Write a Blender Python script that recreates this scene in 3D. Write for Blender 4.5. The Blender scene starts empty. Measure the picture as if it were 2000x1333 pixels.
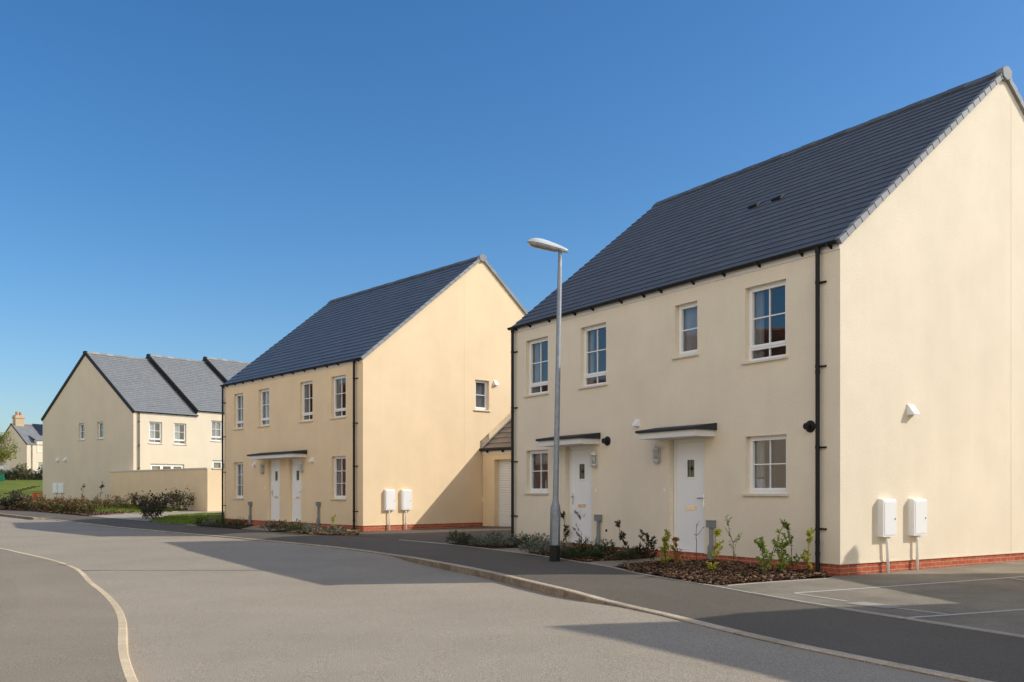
import bpy, bmesh, math, random
from mathutils import Vector, Matrix
R = math.radians
rnd = random.Random(7)
S = bpy.context.scene
COL = S.collection

# ------------------------------------------------------------------ camera numbers (used to survey the street)
F = 1835.0; CX = 1000.0; HY = 958.0; ZC = 1.6
TB = [(-400, 0), (12, 0), (15, .05), (18.4, .08), (23, .15), (29, .23), (37, .24), (45, .45), (54, .82),
      (66, 1.25), (80, 2.6), (112, 3.75), (200, 5.0), (900, 5.0)]
TX_ = [(-900, -.45), (-70, -.45), (-3, -.02), (1, .06), (5, .05), (40, .10), (900, .10)]
def lin(tab, v):
    for (a, za), (b, zb) in zip(tab, tab[1:]):
        if a <= v <= b: return za + (zb - za) * (v - a) / (b - a)
    return 0.0
def T(x, y): return lin(TB, y) + lin(TX_, x)
def G(px, py, off=0.0):
    """survey: ground point seen at a photo pixel, on the terrain raised by off"""
    d = 20.0
    for _ in range(300):
        x = (px - CX) / F * d
        n = (ZC - T(x, d) - off) * F / (py - HY)
        d = .6 * d + .4 * n
    x = (px - CX) / F * d
    return Vector((x, d, T(x, d) + off))

# ------------------------------------------------------------------ materials
def mat(name, base, rough=.8, spec=.3, var=0.0, vscale=3.0, bump=0.0, bscale=60.0, bdist=.01, island=0.0,
        metal=0.0, speck=0.0, sscale=150.0, coat=0.0, streak=0.0, ramp=None, trans=0.0):
    m = bpy.data.materials.new(name); m.use_nodes = True
    nt = m.node_tree; N = nt.nodes; L = nt.links
    b = N['Principled BSDF']
    b.inputs['Roughness'].default_value = rough
    b.inputs['Specular IOR Level'].default_value = spec
    b.inputs['Metallic'].default_value = metal
    b.inputs['Coat Weight'].default_value = coat
    tc = N.new('ShaderNodeTexCoord')
    rgb = N.new('ShaderNodeRGB'); rgb.outputs[0].default_value = (*base, 1)
    cur = rgb.outputs[0]
    def mul(fac_socket, lo, hi):
        nonlocal cur
        mr = N.new('ShaderNodeMapRange'); mr.inputs['To Min'].default_value = lo; mr.inputs['To Max'].default_value = hi
        L.new(fac_socket, mr.inputs['Value'])
        mx = N.new('ShaderNodeMix'); mx.data_type = 'RGBA'; mx.blend_type = 'MULTIPLY'; mx.inputs['Factor'].default_value = 1
        L.new(cur, mx.inputs[6]); L.new(mr.outputs[0], mx.inputs[7]); cur = mx.outputs[2]
    if ramp:
        g = N.new('ShaderNodeNewGeometry')
        cr = N.new('ShaderNodeValToRGB')
        el = cr.color_ramp.elements
        for i, c in enumerate(ramp):
            e = el[i] if i < 2 else el.new(i / (len(ramp) - 1))
            e.color = (*c, 1)
        for i in range(len(ramp)): el[i].position = i / (len(ramp) - 1)
        L.new(g.outputs['Random Per Island'], cr.inputs[0]); cur = cr.outputs[0]
    if var:
        n = N.new('ShaderNodeTexNoise'); n.inputs['Scale'].default_value = vscale; n.inputs['Detail'].default_value = 6
        n.inputs['Roughness'].default_value = .6
        L.new(tc.outputs['Object'], n.inputs['Vector']); mul(n.outputs['Fac'], 1 - var * 1.6, 1 + var * 1.6)
    if streak:                                     # rain streaks: noise drawn out downwards
        mpg = N.new('ShaderNodeMapping'); mpg.inputs['Scale'].default_value = (1, 1, .10); L.new(tc.outputs['Object'], mpg.inputs[0])
        n = N.new('ShaderNodeTexNoise'); n.inputs['Scale'].default_value = 4.5; n.inputs['Detail'].default_value = 7; n.inputs['Roughness'].default_value = .65
        L.new(mpg.outputs[0], n.inputs['Vector']); mul(n.outputs['Fac'], 1 - streak * 1.6, 1 + streak * 1.6)
    if speck:
        n = N.new('ShaderNodeTexNoise'); n.inputs['Scale'].default_value = sscale; n.inputs['Detail'].default_value = 3
        n.inputs['Roughness'].default_value = .7
        L.new(tc.outputs['Object'], n.inputs['Vector']); mul(n.outputs['Fac'], 1 - speck * 2, 1 + speck * 2)
    if island:
        g = N.new('ShaderNodeNewGeometry'); mul(g.outputs['Random Per Island'], 1 - island, 1 + island)
    L.new(cur, b.inputs['Base Color'])
    if bump:
        n = N.new('ShaderNodeTexNoise'); n.inputs['Scale'].default_value = bscale; n.inputs['Detail'].default_value = 4
        L.new(tc.outputs['Object'], n.inputs['Vector'])
        bp = N.new('ShaderNodeBump'); bp.inputs['Strength'].default_value = bump; bp.inputs['Distance'].default_value = bdist
        L.new(n.outputs['Fac'], bp.inputs['Height']); L.new(bp.outputs[0], b.inputs['Normal'])
    if trans:
        t = N.new('ShaderNodeBsdfTranslucent'); L.new(cur, t.inputs['Color'])
        ms = N.new('ShaderNodeMixShader'); ms.inputs[0].default_value = trans
        L.new(b.outputs[0], ms.inputs[1]); L.new(t.outputs[0], ms.inputs[2]); L.new(ms.outputs[0], N['Material Output'].inputs[0])
    return m

def brick_mat(name, c1, c2, mortar, w=.225, h=.075, ms=.010, offset=.5, bump=.4):
    m = bpy.data.materials.new(name); m.use_nodes = True
    nt = m.node_tree; N = nt.nodes; L = nt.links; b = N['Principled BSDF']; b.inputs['Roughness'].default_value = .85
    b.inputs['Specular IOR Level'].default_value = .2
    uv = N.new('ShaderNodeUVMap')
    br = N.new('ShaderNodeTexBrick'); br.offset = offset
    br.inputs['Scale'].default_value = 1; br.inputs['Brick Width'].default_value = w; br.inputs['Row Height'].default_value = h
    br.inputs['Mortar Size'].default_value = ms / 2; br.inputs['Mortar Smooth'].default_value = .2
    br.inputs['Color1'].default_value = (*c1, 1); br.inputs['Color2'].default_value = (*c2, 1); br.inputs['Mortar'].default_value = (*mortar, 1)
    L.new(uv.outputs[0], br.inputs['Vector'])
    n = N.new('ShaderNodeTexNoise'); n.inputs['Scale'].default_value = 9; n.inputs['Detail'].default_value = 5
    L.new(uv.outputs[0], n.inputs['Vector'])
    mr = N.new('ShaderNodeMapRange'); mr.inputs['To Min'].default_value = .6; mr.inputs['To Max'].default_value = 1.4; L.new(n.outputs['Fac'], mr.inputs[0])
    mx = N.new('ShaderNodeMix'); mx.data_type = 'RGBA'; mx.blend_type = 'MULTIPLY'; mx.inputs['Factor'].default_value = 1
    L.new(br.outputs['Color'], mx.inputs[6]); L.new(mr.outputs[0], mx.inputs[7]); L.new(mx.outputs[2], b.inputs['Base Color'])
    bp = N.new('ShaderNodeBump'); bp.inputs['Strength'].default_value = bump; bp.inputs['Distance'].default_value = .01; bp.invert = True
    L.new(br.outputs['Fac'], bp.inputs['Height']); L.new(bp.outputs[0], b.inputs['Normal'])
    return m

def glass_mat(name, tint=(.62, .64, .65), ior=1.58, rough=.004):
    m = bpy.data.materials.new(name); m.use_nodes = True
    nt = m.node_tree; N = nt.nodes; L = nt.links; N.remove(N['Principled BSDF'])
    t = N.new('ShaderNodeBsdfTransparent'); t.inputs[0].default_value = (*tint, 1)
    g = N.new('ShaderNodeBsdfGlossy'); g.inputs['Roughness'].default_value = rough; g.inputs[0].default_value = (1, 1, 1, 1)
    lw = N.new('ShaderNodeLayerWeight'); lw.inputs[0].default_value = .5
    pw = N.new('ShaderNodeMath'); pw.operation = 'POWER'; pw.inputs[1].default_value = 4.5; L.new(lw.outputs['Facing'], pw.inputs[0])
    f = N.new('ShaderNodeMapRange'); r0 = ((ior - 1) / (ior + 1)) ** 2 * 2; f.inputs['To Min'].default_value = r0; f.inputs['To Max'].default_value = 1.0; L.new(pw.outputs[0], f.inputs['Value'])
    tc = N.new('ShaderNodeTexCoord'); nz = N.new('ShaderNodeTexNoise'); nz.inputs['Scale'].default_value = 1.6
    L.new(tc.outputs['Object'], nz.inputs['Vector'])
    bp = N.new('ShaderNodeBump'); bp.inputs['Strength'].default_value = .02; bp.inputs['Distance'].default_value = .01
    L.new(nz.outputs['Fac'], bp.inputs['Height']); L.new(bp.outputs[0], g.inputs['Normal'])
    ms = N.new('ShaderNodeMixShader')
    L.new(f.outputs[0], ms.inputs[0]); L.new(t.outputs[0], ms.inputs[1]); L.new(g.outputs[0], ms.inputs[2])
    L.new(ms.outputs[0], N['Material Output'].inputs[0])
    return m

M = dict(
    cream=mat('cream_render', (.845, .73, .56), .9, .15, var=.075, vscale=.9, streak=.022, speck=.2, sscale=60, bump=.45, bscale=90, bdist=.012),
    buff=mat('buff_render', (.86, .66, .42), .9, .15, var=.08, vscale=.8, streak=.022, speck=.18, sscale=60, bump=.45, bscale=90, bdist=.012),
    cream3=mat('pale_cream_render', (.73, .615, .465), .9, .15, var=.07, vscale=.7, streak=.022, speck=.1, sscale=60, bump=.4, bscale=80, bdist=.01),
    white=mat('white_upvc', (.88, .87, .85), .35, .4),
    fascia=mat('white_fascia', (.76, .73, .68), .5, .35, var=.05, vscale=4),
    sill=mat('cream_sill', (.72, .66, .55), .8, .2, var=.06, vscale=8),
    black=mat('black_plastic', (.016, .015, .014), .5, .25),
    canopyroof=mat('canopy_felt', (.03, .033, .038), .6, .3, var=.15, vscale=6),
    tile=mat('slate_grey_tile', (.116, .126, .143), .6, .35, island=.07, speck=.10, sscale=40, bump=.15, bscale=60),
    tile2=mat('blue_grey_tile', (.108, .116, .132), .40, .5, island=.08, speck=.08, sscale=40, bump=.12, bscale=60),
    tile3=mat('weathered_slate', (.228, .232, .23), .6, .35, island=.07, speck=.10, sscale=30),
    tilebrown=mat('brown_roof_tile', (.235, .195, .155), .8, .2, island=.2, speck=.15, sscale=25),
    tilered=mat('red_roof_tile', (.13, .065, .045), .8, .2, island=.25, speck=.1),
    ridgered=mat('red_ridge_tile', (.42, .15, .07), .8, .2, island=.2),
    verge=mat('grey_verge_cap', (.25, .255, .255), .6, .3, island=.12, var=.08, vscale=8),
    ridge=mat('ridge_tile', (.10, .105, .11), .6, .3, island=.2, speck=.1, sscale=50),
    ridge3=mat('pale_ridge_tile', (.30, .28, .24), .8, .2, island=.25),
    lead=mat('lead_flashing', (.38, .40, .43), .55, .5, var=.2, vscale=14),
    brick=brick_mat('red_plinth_brick', (.40, .085, .04), (.50, .13, .06), (.46, .36, .27)),
    brickwall=brick_mat('red_wall_brick', (.24, .10, .07), (.30, .13, .09), (.45, .4, .33)),
    dark=mat('dark_gap', (.02, .02, .022), .8, .2),
    glass=glass_mat('window_glass'),
    clear=glass_mat('lantern_glass', (.9, .9, .88), 1.45),
    curtain=mat('pale_curtain', (.58, .57, .55), .9, .1, var=.08, vscale=5),
    sheer=mat('white_sheer', (.92, .91, .89), .9, .1),
    blind=mat('pale_blind', (.62, .60, .56), .9, .1),
    inner_=mat('plaster', (.45, .40, .34), .9, .1),
    grey=mat('grey_plastic', (.23, .235, .25), .5, .4),
    silver=mat('silver_metal', (.64, .63, .61), .45, .5, metal=.1, var=.15, vscale=30),
    chrome=mat('chrome', (.7, .7, .7), .18, .5, metal=1.0),
    brass=mat('brass_letterbox', (.80, .68, .50), .25, .5, metal=1.0),
    gal=mat('galvanised_steel', (.27, .29, .305), .5, .5, metal=.35, var=.22, vscale=14, speck=.12, sscale=60),
    paint=mat('lamp_head_paint', (.62, .65, .68), .35, .5),
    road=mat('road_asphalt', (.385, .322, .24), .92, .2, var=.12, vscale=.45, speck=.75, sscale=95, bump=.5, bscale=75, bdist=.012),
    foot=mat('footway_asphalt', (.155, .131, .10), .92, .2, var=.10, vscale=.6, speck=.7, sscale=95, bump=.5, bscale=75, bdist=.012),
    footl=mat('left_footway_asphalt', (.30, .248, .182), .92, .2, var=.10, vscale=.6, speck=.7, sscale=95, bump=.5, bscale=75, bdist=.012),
    park=mat('parking_asphalt', (.25, .215, .16), .9, .22, var=.38, vscale=1.1, speck=.65, sscale=95, bump=.5, bscale=75, bdist=.012),
    kerb=mat('concrete_kerb', (.52, .42, .30), .9, .2, island=.10, var=.3, vscale=6, speck=.3, sscale=40),
    kerbshade=mat('shaded_stained_kerb_face', (.25, .19, .13), .95, .1, island=.15, var=.4, vscale=5, speck=.4, sscale=30),
    kerbl=mat('cream_kerb', (.69, .545, .35), .9, .2, island=.10, var=.16, vscale=5, speck=.25, sscale=50),
    edging=mat('concrete_edging', (.46, .42, .36), .9, .2, var=.15, vscale=5),
    line=mat('white_road_paint', (.52, .49, .43), .8, .25, var=.25, vscale=18),
    slab=mat('cream_paving', (.34, .27, .185), .9, .2, var=.12, vscale=3, speck=.12, sscale=40),
    palepath=mat('pale_path', (.42, .36, .275), .9, .2, var=.1, vscale=2, speck=.1, sscale=30),
    soil=mat('soil', (.055, .035, .022), .95, .1, var=.3, vscale=8, speck=.3, sscale=40, bump=.8, bscale=25, bdist=.04),
    chip=mat('bark_chip', (.1, .06, .04), .9, .15, ramp=[(.02, .012, .008), (.10, .052, .03), (.035, .02, .013), (.26, .15, .085), (.06, .034, .02), (.50, .33, .20)]),
    straw=mat('dry_chip', (.3, .2, .1), .9, .15, ramp=[(.10, .06, .03), (.30, .20, .10), (.18, .11, .06), (.42, .31, .18)]),
    grass=mat('grass', (.16, .19, .035), .95, .1, var=.28, vscale=.35, speck=.3, sscale=9, bump=.6, bscale=30, bdist=.05),
    lawn=mat('lawn_grass', (.17, .21, .03), .95, .1, var=.25, vscale=1.2, speck=.3, sscale=25, bump=.6, bscale=40, bdist=.04),
    blade=mat('grass_blade', (.1, .15, .03), .7, .2, ramp=[(.13, .18, .02), (.20, .26, .04), (.25, .28, .06)], trans=.3),
    bark=mat('twig_bark', (.11, .075, .05), .9, .15, var=.2, vscale=30),
    trunk=mat('tree_bark', (.07, .055, .04), .9, .15, var=.25, vscale=12),
    lf_yel=mat('yellow_green_leaf', (.3, .3, .04), .6, .3, ramp=[(.22, .27, .03), (.42, .42, .05), (.58, .52, .06), (.30, .34, .04)], trans=.4),
    lf_org=mat('orange_leaf', (.3, .16, .04), .6, .3, ramp=[(.42, .16, .04), (.50, .36, .07), (.22, .12, .04), (.34, .30, .05)], trans=.4),
    lf_grn=mat('fresh_green_leaf', (.1, .15, .03), .5, .35, ramp=[(.09, .15, .03), (.18, .26, .045), (.34, .38, .06), (.12, .18, .03)], trans=.4),
    lf_dk=mat('bronze_leaf', (.05, .04, .025), .5, .35, ramp=[(.030, .024, .014), (.055, .042, .022), (.045, .05, .022), (.075, .05, .03)], trans=.2),
    lf_sil=mat('silver_leaf', (.2, .23, .2), .7, .25, ramp=[(.14, .165, .115), (.21, .235, .175), (.30, .32, .245), (.10, .13, .08)], trans=.15),
    lf_shr=mat('dark_shrub_leaf', (.04, .06, .03), .6, .3, ramp=[(.035, .06, .022), (.065, .10, .035), (.09, .125, .045), (.05, .075, .03)], trans=.2),
    lf_rose=mat('rose_leaf', (.06, .06, .025), .6, .3, ramp=[(.07, .10, .03), (.17, .18, .05), (.20, .12, .05), (.10, .10, .04), (.26, .25, .08)], trans=.35),
    lf_purp=mat('purple_brown_leaf', (.05, .035, .03), .6, .3, ramp=[(.035, .028, .02), (.09, .06, .04), (.055, .065, .03), (.14, .11, .06)], trans=.25),
    lf_red=mat('red_young_leaf', (.3, .06, .04), .5, .3, ramp=[(.25, .035, .03), (.36, .10, .06), (.14, .05, .03), (.42, .20, .10)], trans=.3),
    petal=mat('rose_petal', (.5, .1, .1), .6, .2, ramp=[(.55, .06, .06), (.65, .18, .15), (.45, .04, .05), (.7, .35, .28)], trans=.2),
    petalw=mat('pale_petal', (.8, .7, .6), .6, .2, ramp=[(.8, .74, .66), (.7, .55, .5), (.75, .7, .4)]),
    lf_tree=mat('autumn_tree_leaf', (.12, .13, .03), .6, .25, ramp=[(.14, .17, .03), (.30, .30, .06), (.42, .36, .09), (.20, .24, .05)], trans=.5),
    lf_hedge=mat('hedge_leaf', (.09, .08, .04), .7, .2, ramp=[(.09, .11, .05), (.20, .15, .09), (.13, .17, .08), (.26, .19, .11)], trans=.3),
    orange=mat('orange_barrier', (.72, .11, .03), .5, .35),
    green=mat('green_paint', (.01, .16, .09), .5, .35),
    wire=mat('green_wire', (.03, .06, .035), .6, .3),
    timber=mat('dark_timber', (.09, .07, .045), .9, .1),
    solar=mat('solar_glass', (.022, .026, .036), .25, .5),
    chimney=brick_mat('chimney_stone', (.5, .36, .22), (.55, .42, .28), (.5, .45, .36), w=.3, h=.1),
    pot=mat('clay_pot', (.45, .16, .07), .8, .2),
    stained=mat('leaded_glass', (.16, .16, .10), .25, .5, var=.25, vscale=25),
    stone=mat('garden_wall_stone', (.38, .34, .30), .9, .2, var=.15, vscale=4),
)

# ------------------------------------------------------------------ mesh helpers
class Fr:
    """a wall plane: u runs along it, d stands out of it, z is up"""
    def __init__(s, o=(0, 0), u=(1, 0), n=(0, -1), zo=0.0): s.o = o; s.u = u; s.n = n; s.zo = zo
    def __call__(s, u, d, z):
        return (s.o[0] + s.u[0] * u + s.n[0] * d, s.o[1] + s.u[1] * u + s.n[1] * d, z + s.zo)
ID = lambda x, y, z: (x, y, z)
class MB:
    def __init__(s): s.v = []; s.f = []
    def add(s, vs, fs):
        o = len(s.v); s.v += [tuple(p) for p in vs]; s.f += [tuple(i + o for i in f) for f in fs]; return s
    def quad(s, a, b, c, d): return s.add([a, b, c, d], [(0, 1, 2, 3)])
    def box(s, u0, u1, d0, d1, z0, z1, fr=ID):
        P = [fr(u, d, z) for z in (z0, z1) for d in (d0, d1) for u in (u0, u1)]
        return s.add(P, [(0, 1, 3, 2), (4, 6, 7, 5), (0, 4, 5, 1), (2, 3, 7, 6), (0, 2, 6, 4), (1, 5, 7, 3)])
    def prism(s, pts, d0, d1, fr=ID):
        """polygon pts in (u,z) pulled from d0 to d1"""
        n = len(pts); P = [fr(u, d0, z) for u, z in pts] + [fr(u, d1, z) for u, z in pts]
        return s.add(P, [tuple(range(n)), tuple(range(2 * n - 1, n - 1, -1))] + [(i, (i + 1) % n, n + (i + 1) % n, n + i) for i in range(n)])
    def prism_u(s, pts, u0, u1, fr=ID):
        """polygon pts in (d,z) pulled along u"""
        n = len(pts); P = [fr(u0, d, z) for d, z in pts] + [fr(u1, d, z) for d, z in pts]
        return s.add(P, [tuple(range(n)), tuple(range(2 * n - 1, n - 1, -1))] + [(i, (i + 1) % n, n + (i + 1) % n, n + i) for i in range(n)])
    def tube(s, path, rad, n=8, caps=True):
        path = [Vector(p) for p in path]
        if not hasattr(rad, '__len__'): rad = [rad] * len(path)
        rings = []
        for i, p in enumerate(path):
            t = (path[min(i + 1, len(path) - 1)] - path[max(i - 1, 0)]).normalized()
            a = t.cross(Vector((0, 0, 1)) if abs(t.z) < .9 else Vector((1, 0, 0))).normalized(); b = t.cross(a)
            rings.append([p + (a * math.cos(k * 2 * math.pi / n) + b * math.sin(k * 2 * math.pi / n)) * rad[i] for k in range(n)])
        vs = [v for r in rings for v in r]; fs = []
        for i in range(len(path) - 1):
            for k in range(n): fs.append((i * n + k, i * n + (k + 1) % n, (i + 1) * n + (k + 1) % n, (i + 1) * n + k))
        if caps: fs += [tuple(range(n)), tuple(range((len(path) - 1) * n, len(path) * n))]
        return s.add(vs, fs)
    def lathe(s, prof, c=(0, 0, 0), n=16, fr=None):
        """profile of (r,z) turned about z through c"""
        vs = []; fs = []
        for r, z in prof:
            for k in range(n):
                q = (c[0] + r * math.cos(k * 2 * math.pi / n), c[1] + r * math.sin(k * 2 * math.pi / n), c[2] + z)
                vs.append(fr(*q) if fr else q)
        for i in range(len(prof) - 1):
            for k in range(n): fs.append((i * n + k, i * n + (k + 1) % n, (i + 1) * n + (k + 1) % n, (i + 1) * n + k))
        fs += [tuple(range(n)), tuple(range((len(prof) - 1) * n, len(prof) * n))]
        return s.add(vs, fs)
    def leaf(s, p, d, up, l, w, fold=.25):
        d = d.normalized(); side = d.cross(up)
        if side.length < 1e-4: side = d.cross(Vector((1, 0, 0)))
        side.normalize(); nrm = side.cross(d)
        return s.add([p, p + d * l * .5 + side * w * .5 + nrm * w * fold, p + d * l, p + d * l * .5 - side * w * .5 + nrm * w * fold], [(0, 1, 2), (0, 2, 3)])
    def build(s, name, m, parent=None, smooth=False, normals=True, loc=None):
        me = bpy.data.meshes.new(name); me.from_pydata(s.v, [], s.f); me.update()
        if normals:
            bm = bmesh.new(); bm.from_mesh(me); bmesh.ops.recalc_face_normals(bm, faces=bm.faces); bm.to_mesh(me); bm.free()
        uvl = me.uv_layers.new(name='UVMap')
        for p in me.polygons:
            n = p.normal; ax = max(range(3), key=lambda i: abs(n[i]))
            for li in p.loop_indices:
                c = me.vertices[me.loops[li].vertex_index].co
                uvl.data[li].uv = (c.y, c.z) if ax == 0 else (c.x, c.z) if ax == 1 else (c.x, c.y)
            p.use_smooth = smooth
        if isinstance(m, str): m = M[m]
        me.materials.append(m)
        o = bpy.data.objects.new(name, me); COL.objects.link(o)
        if parent: o.parent = parent
        if loc: o.location = loc
        return o
def tag(o, label=None, cat=None, group=None, kind=None):
    if label: o['label'] = label
    if cat: o['category'] = cat
    if group: o['group'] = group
    if kind: o['kind'] = kind
    return o
def empty(name, label, cat, loc=(0, 0, 0), rz=0.0, group=None):
    o = bpy.data.objects.new(name, None); COL.objects.link(o); o.location = loc; o.rotation_euler = (0, 0, rz)
    o.empty_display_size = .2
    return tag(o, label, cat, group)
def copy_tree(o, parent=None):
    c = o.copy(); COL.objects.link(c); c.parent = parent
    for ch in list(o.children): copy_tree(ch, c)
    return c

# ------------------------------------------------------------------ house building kit
DP = .30            # damp course above the thing's base: all z below are measured from the damp course
def wall_panel(mb, fr, u0, u1, z0, z1, holes, rev=.105):
    us = sorted({u0, u1, *[h[0] for h in holes], *[h[1] for h in holes]}); zs = sorted({z0, z1, *[h[2] for h in holes], *[h[3] for h in holes]})
    for a, b in zip(us, us[1:]):
        for c, d in zip(zs, zs[1:]):
            um = (a + b) / 2; zm = (c + d) / 2
            if any(h[0] < um < h[1] and h[2] < zm < h[3] for h in holes): continue
            mb.quad(fr(a, 0, c), fr(b, 0, c), fr(b, 0, d), fr(a, 0, d))
    for a, b, c, d in [h[:4] for h in holes]:
        mb.quad(fr(a, 0, c), fr(a, -rev, c), fr(a, -rev, d), fr(a, 0, d))
        mb.quad(fr(b, 0, c), fr(b, -rev, c), fr(b, -rev, d), fr(b, 0, d))
        mb.quad(fr(a, 0, d), fr(b, 0, d), fr(b, -rev, d), fr(a, -rev, d))
        mb.quad(fr(a, 0, c), fr(b, 0, c), fr(b, -rev, c), fr(a, -rev, c))
        if c > .3: mb.box(a - .0, b + .0, -.03, .006, d - .012, d + .022, fr)   # drip bead over the opening
def window(fr, parent, u0, u1, z0, z1, kind='grid22', curtain=None, sill=True):
    f = MB(); w = .052; D0, D1 = -.165, -.10
    def frame(a, b, c, d, ww, e0=D0, e1=D1):
        f.box(a, a + ww, e0, e1, c, d, fr); f.box(b - ww, b, e0, e1, c, d, fr)
        f.box(a + ww, b - ww, e0, e1, c, c + ww, fr); f.box(a + ww, b - ww, e0, e1, d - ww, d, fr)
    frame(u0, u1, z0, z1, w)
    B = .010
    def bars(a, b, c, d, nx, nz):
        for i in range(1, nx): x = a + (b - a) * i / nx; f.box(x - B, x + B, -.150, -.112, c, d, fr)
        for i in range(1, nz):
            z = c + (d - c) * i / nz; pts = [a + (b - a) * k / nx for k in range(nx + 1)]
            for p, q in zip(pts, pts[1:]): f.box(p + (B if p > a else 0), q - (B if q < b else 0), -.150, -.112, z - B, z + B, fr)
    zl = z0 + w; um = (u0 + u1) / 2
    if kind == 'sub':
        zt = z0 + .20
        f.box(u0 + w, u1 - w, D0, D1, zt, zt + .045, fr)
        bars(u0 + w, u1 - w, zl, zt, 2, 1)
        zl = zt + .045
    if kind == 'french':
        n = 3; pitch = (u1 - u0 - 2 * w) / n
        for k in range(n):
            a = u0 + w + k * pitch; frame(a + .004, a + pitch - .004, z0 + w, z1 - w, .085, D0 + .01, D1 + .012)
    else:
        frame(u0 + w - .012, u1 - w + .012, zl - .006, z1 - w + .012, .05, D0 + .012, D1 + .014)
        a, b, c, d = u0 + w + .036, u1 - w - .036, zl + .042, z1 - w - .036
        nx, nz = {'sub': (2, 2), 'grid22': (2, 2), 'grid23': (2, 3), 'h1': (1, 2), 'grid24': (2, 3)}[kind]
        bars(a, b, c, d, nx, nz)
    o = f.build('window', 'white', parent)
    MB().quad(fr(u0 + .02, -.135, z0 + .02), fr(u1 - .02, -.135, z0 + .02), fr(u1 - .02, -.135, z1 - .02), fr(u0 + .02, -.135, z1 - .02)).build('pane', 'glass', o)
    if sill:
        MB().prism_u([(-.10, z0 - .045), (.05, z0 - .045), (.05, z0 - .012), (-.10, z0 - .001)], u0 - .055, u1 + .055, fr).build('sill', 'sill', o)
    if curtain:
        c = MB(); spans = {'L': [(0, .26)], 'R': [(.68, 1)], 'LR': [(0, .27), (.76, 1)], 'N': [(.02, .98)], 'B': [], 'W': [(.02, .62)]}[curtain]
        for p, q in spans:
            n = 26; a = u0 + (u1 - u0) * p; b = u0 + (u1 - u0) * q
            for k in range(n):
                ua, ub = a + (b - a) * k / n, a + (b - a) * (k + 1) / n
                da, db = [-.21 + .024 * math.sin(i * 1.9 + u0 * 7) for i in (k, k + 1)]
                c.quad(fr(ua, da, z0 - .05), fr(ub, db, z0 - .05), fr(ub, db, z1 + .05), fr(ua, da, z1 + .05))
        if curtain == 'B': c.box(u0, u1, -.192, -.187, z0 + (z1 - z0) * .66, z1 + .05, fr)
        c.build('curtain', 'blind' if curtain == 'B' else 'sheer' if curtain == 'W' else 'curtain', o, smooth=True)
    return o
def door(fr, parent, u0, u1, z1, hinge=1, grooves=True):
    f = MB(); w = .06
    f.box(u0, u0 + w, -.17, -.11, .0, z1, fr); f.box(u1 - w, u1, -.17, -.11, .0, z1, fr); f.box(u0 + w, u1 - w, -.17, -.11, z1 - w, z1, fr)
    f.box(u0 + w, u1 - w, -.17, -.085, -.0, .03, fr)
    a, b = u0 + w + .004, u1 - w - .004; um = (a + b) / 2
    c, d, e, g = um - .115, um + .115, 1.42, 1.78
    for (p, q, r, s) in ((a, c, .034, z1 - w - .004), (d, b, .034, z1 - w - .004), (c, d, .034, e), (c, d, g, z1 - w - .004)):
        f.box(p, q, -.165, -.12, r, s, fr)
    for (p, q, r, s) in ((c - .02, c + .015, e - .02, g + .02), (d - .015, d + .02, e - .02, g + .02), (c + .015, d - .015, e - .02, e + .015), (c + .015, d - .015, g - .015, g + .02)):
        f.box(p, q, -.12, -.106, r, s, fr)
    for k in range(5):                                      # raised boards with fine grooves between them
        p = a + .10 + (b - a - .20) * k / 5; q = a + .10 + (b - a - .20) * (k + 1) / 5
        f.box(p + .003, q - .003, -.121, -.117, .16, 1.32, fr)
    o = f.build('door', 'white', parent)
    MB().quad(fr(c, -.14, e), fr(d, -.14, e), fr(d, -.14, g), fr(c, -.14, g)).build('door_light', 'stained', o)
    k = MB(); zc = (e + g) / 2
    k.box(um - .004, um + .004, -.139, -.134, e + .015, g - .015, fr); k.box(c + .015, d - .015, -.134, -.130, zc - .004, zc + .004, fr)
    k.prism([(um, zc - .05), (um + .035, zc), (um, zc + .05), (um - .035, zc)], -.133, -.127, fr)
    k.build('leading', 'dark', o)
    MB().box(um - .14, um + .14, -.121, -.105, .80, .875, fr).box(um - .125, um + .125, -.105, -.1, .812, .863, fr).build('letterbox', 'brass', o)
    hu = (a + .07) if hinge > 0 else (b - .07)
    MB().box(hu - .018, hu + .018, -.121, -.108, .86, 1.10, fr).tube([fr(hu, -.108, 1.03), fr(hu, -.06, 1.03), fr(hu + .12 * hinge, -.055, 1.03)], .011, 8).build('handle', 'chrome', o)
    return o
def canopy(fr, parent, u0, u1, z=2.175, p=.52, joint=None):
    o = MB().box(u0, u1, .001, p, z, z + .115, fr).build('canopy', 'fascia', parent)
    if joint: MB().box(joint - .008, joint + .008, p + .001, p + .004, z + .004, z + .111, fr).build('joint_strip', 'sill', o)
    MB().prism_u([(.001, z + .117), (p + .045, z + .117), (p + .045, z + .16), (p + .03, z + .168), (.001, z + .25)], u0 - .045, u1 + .045, fr).build('canopy_roof', 'canopyroof', o)
    return o
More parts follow.
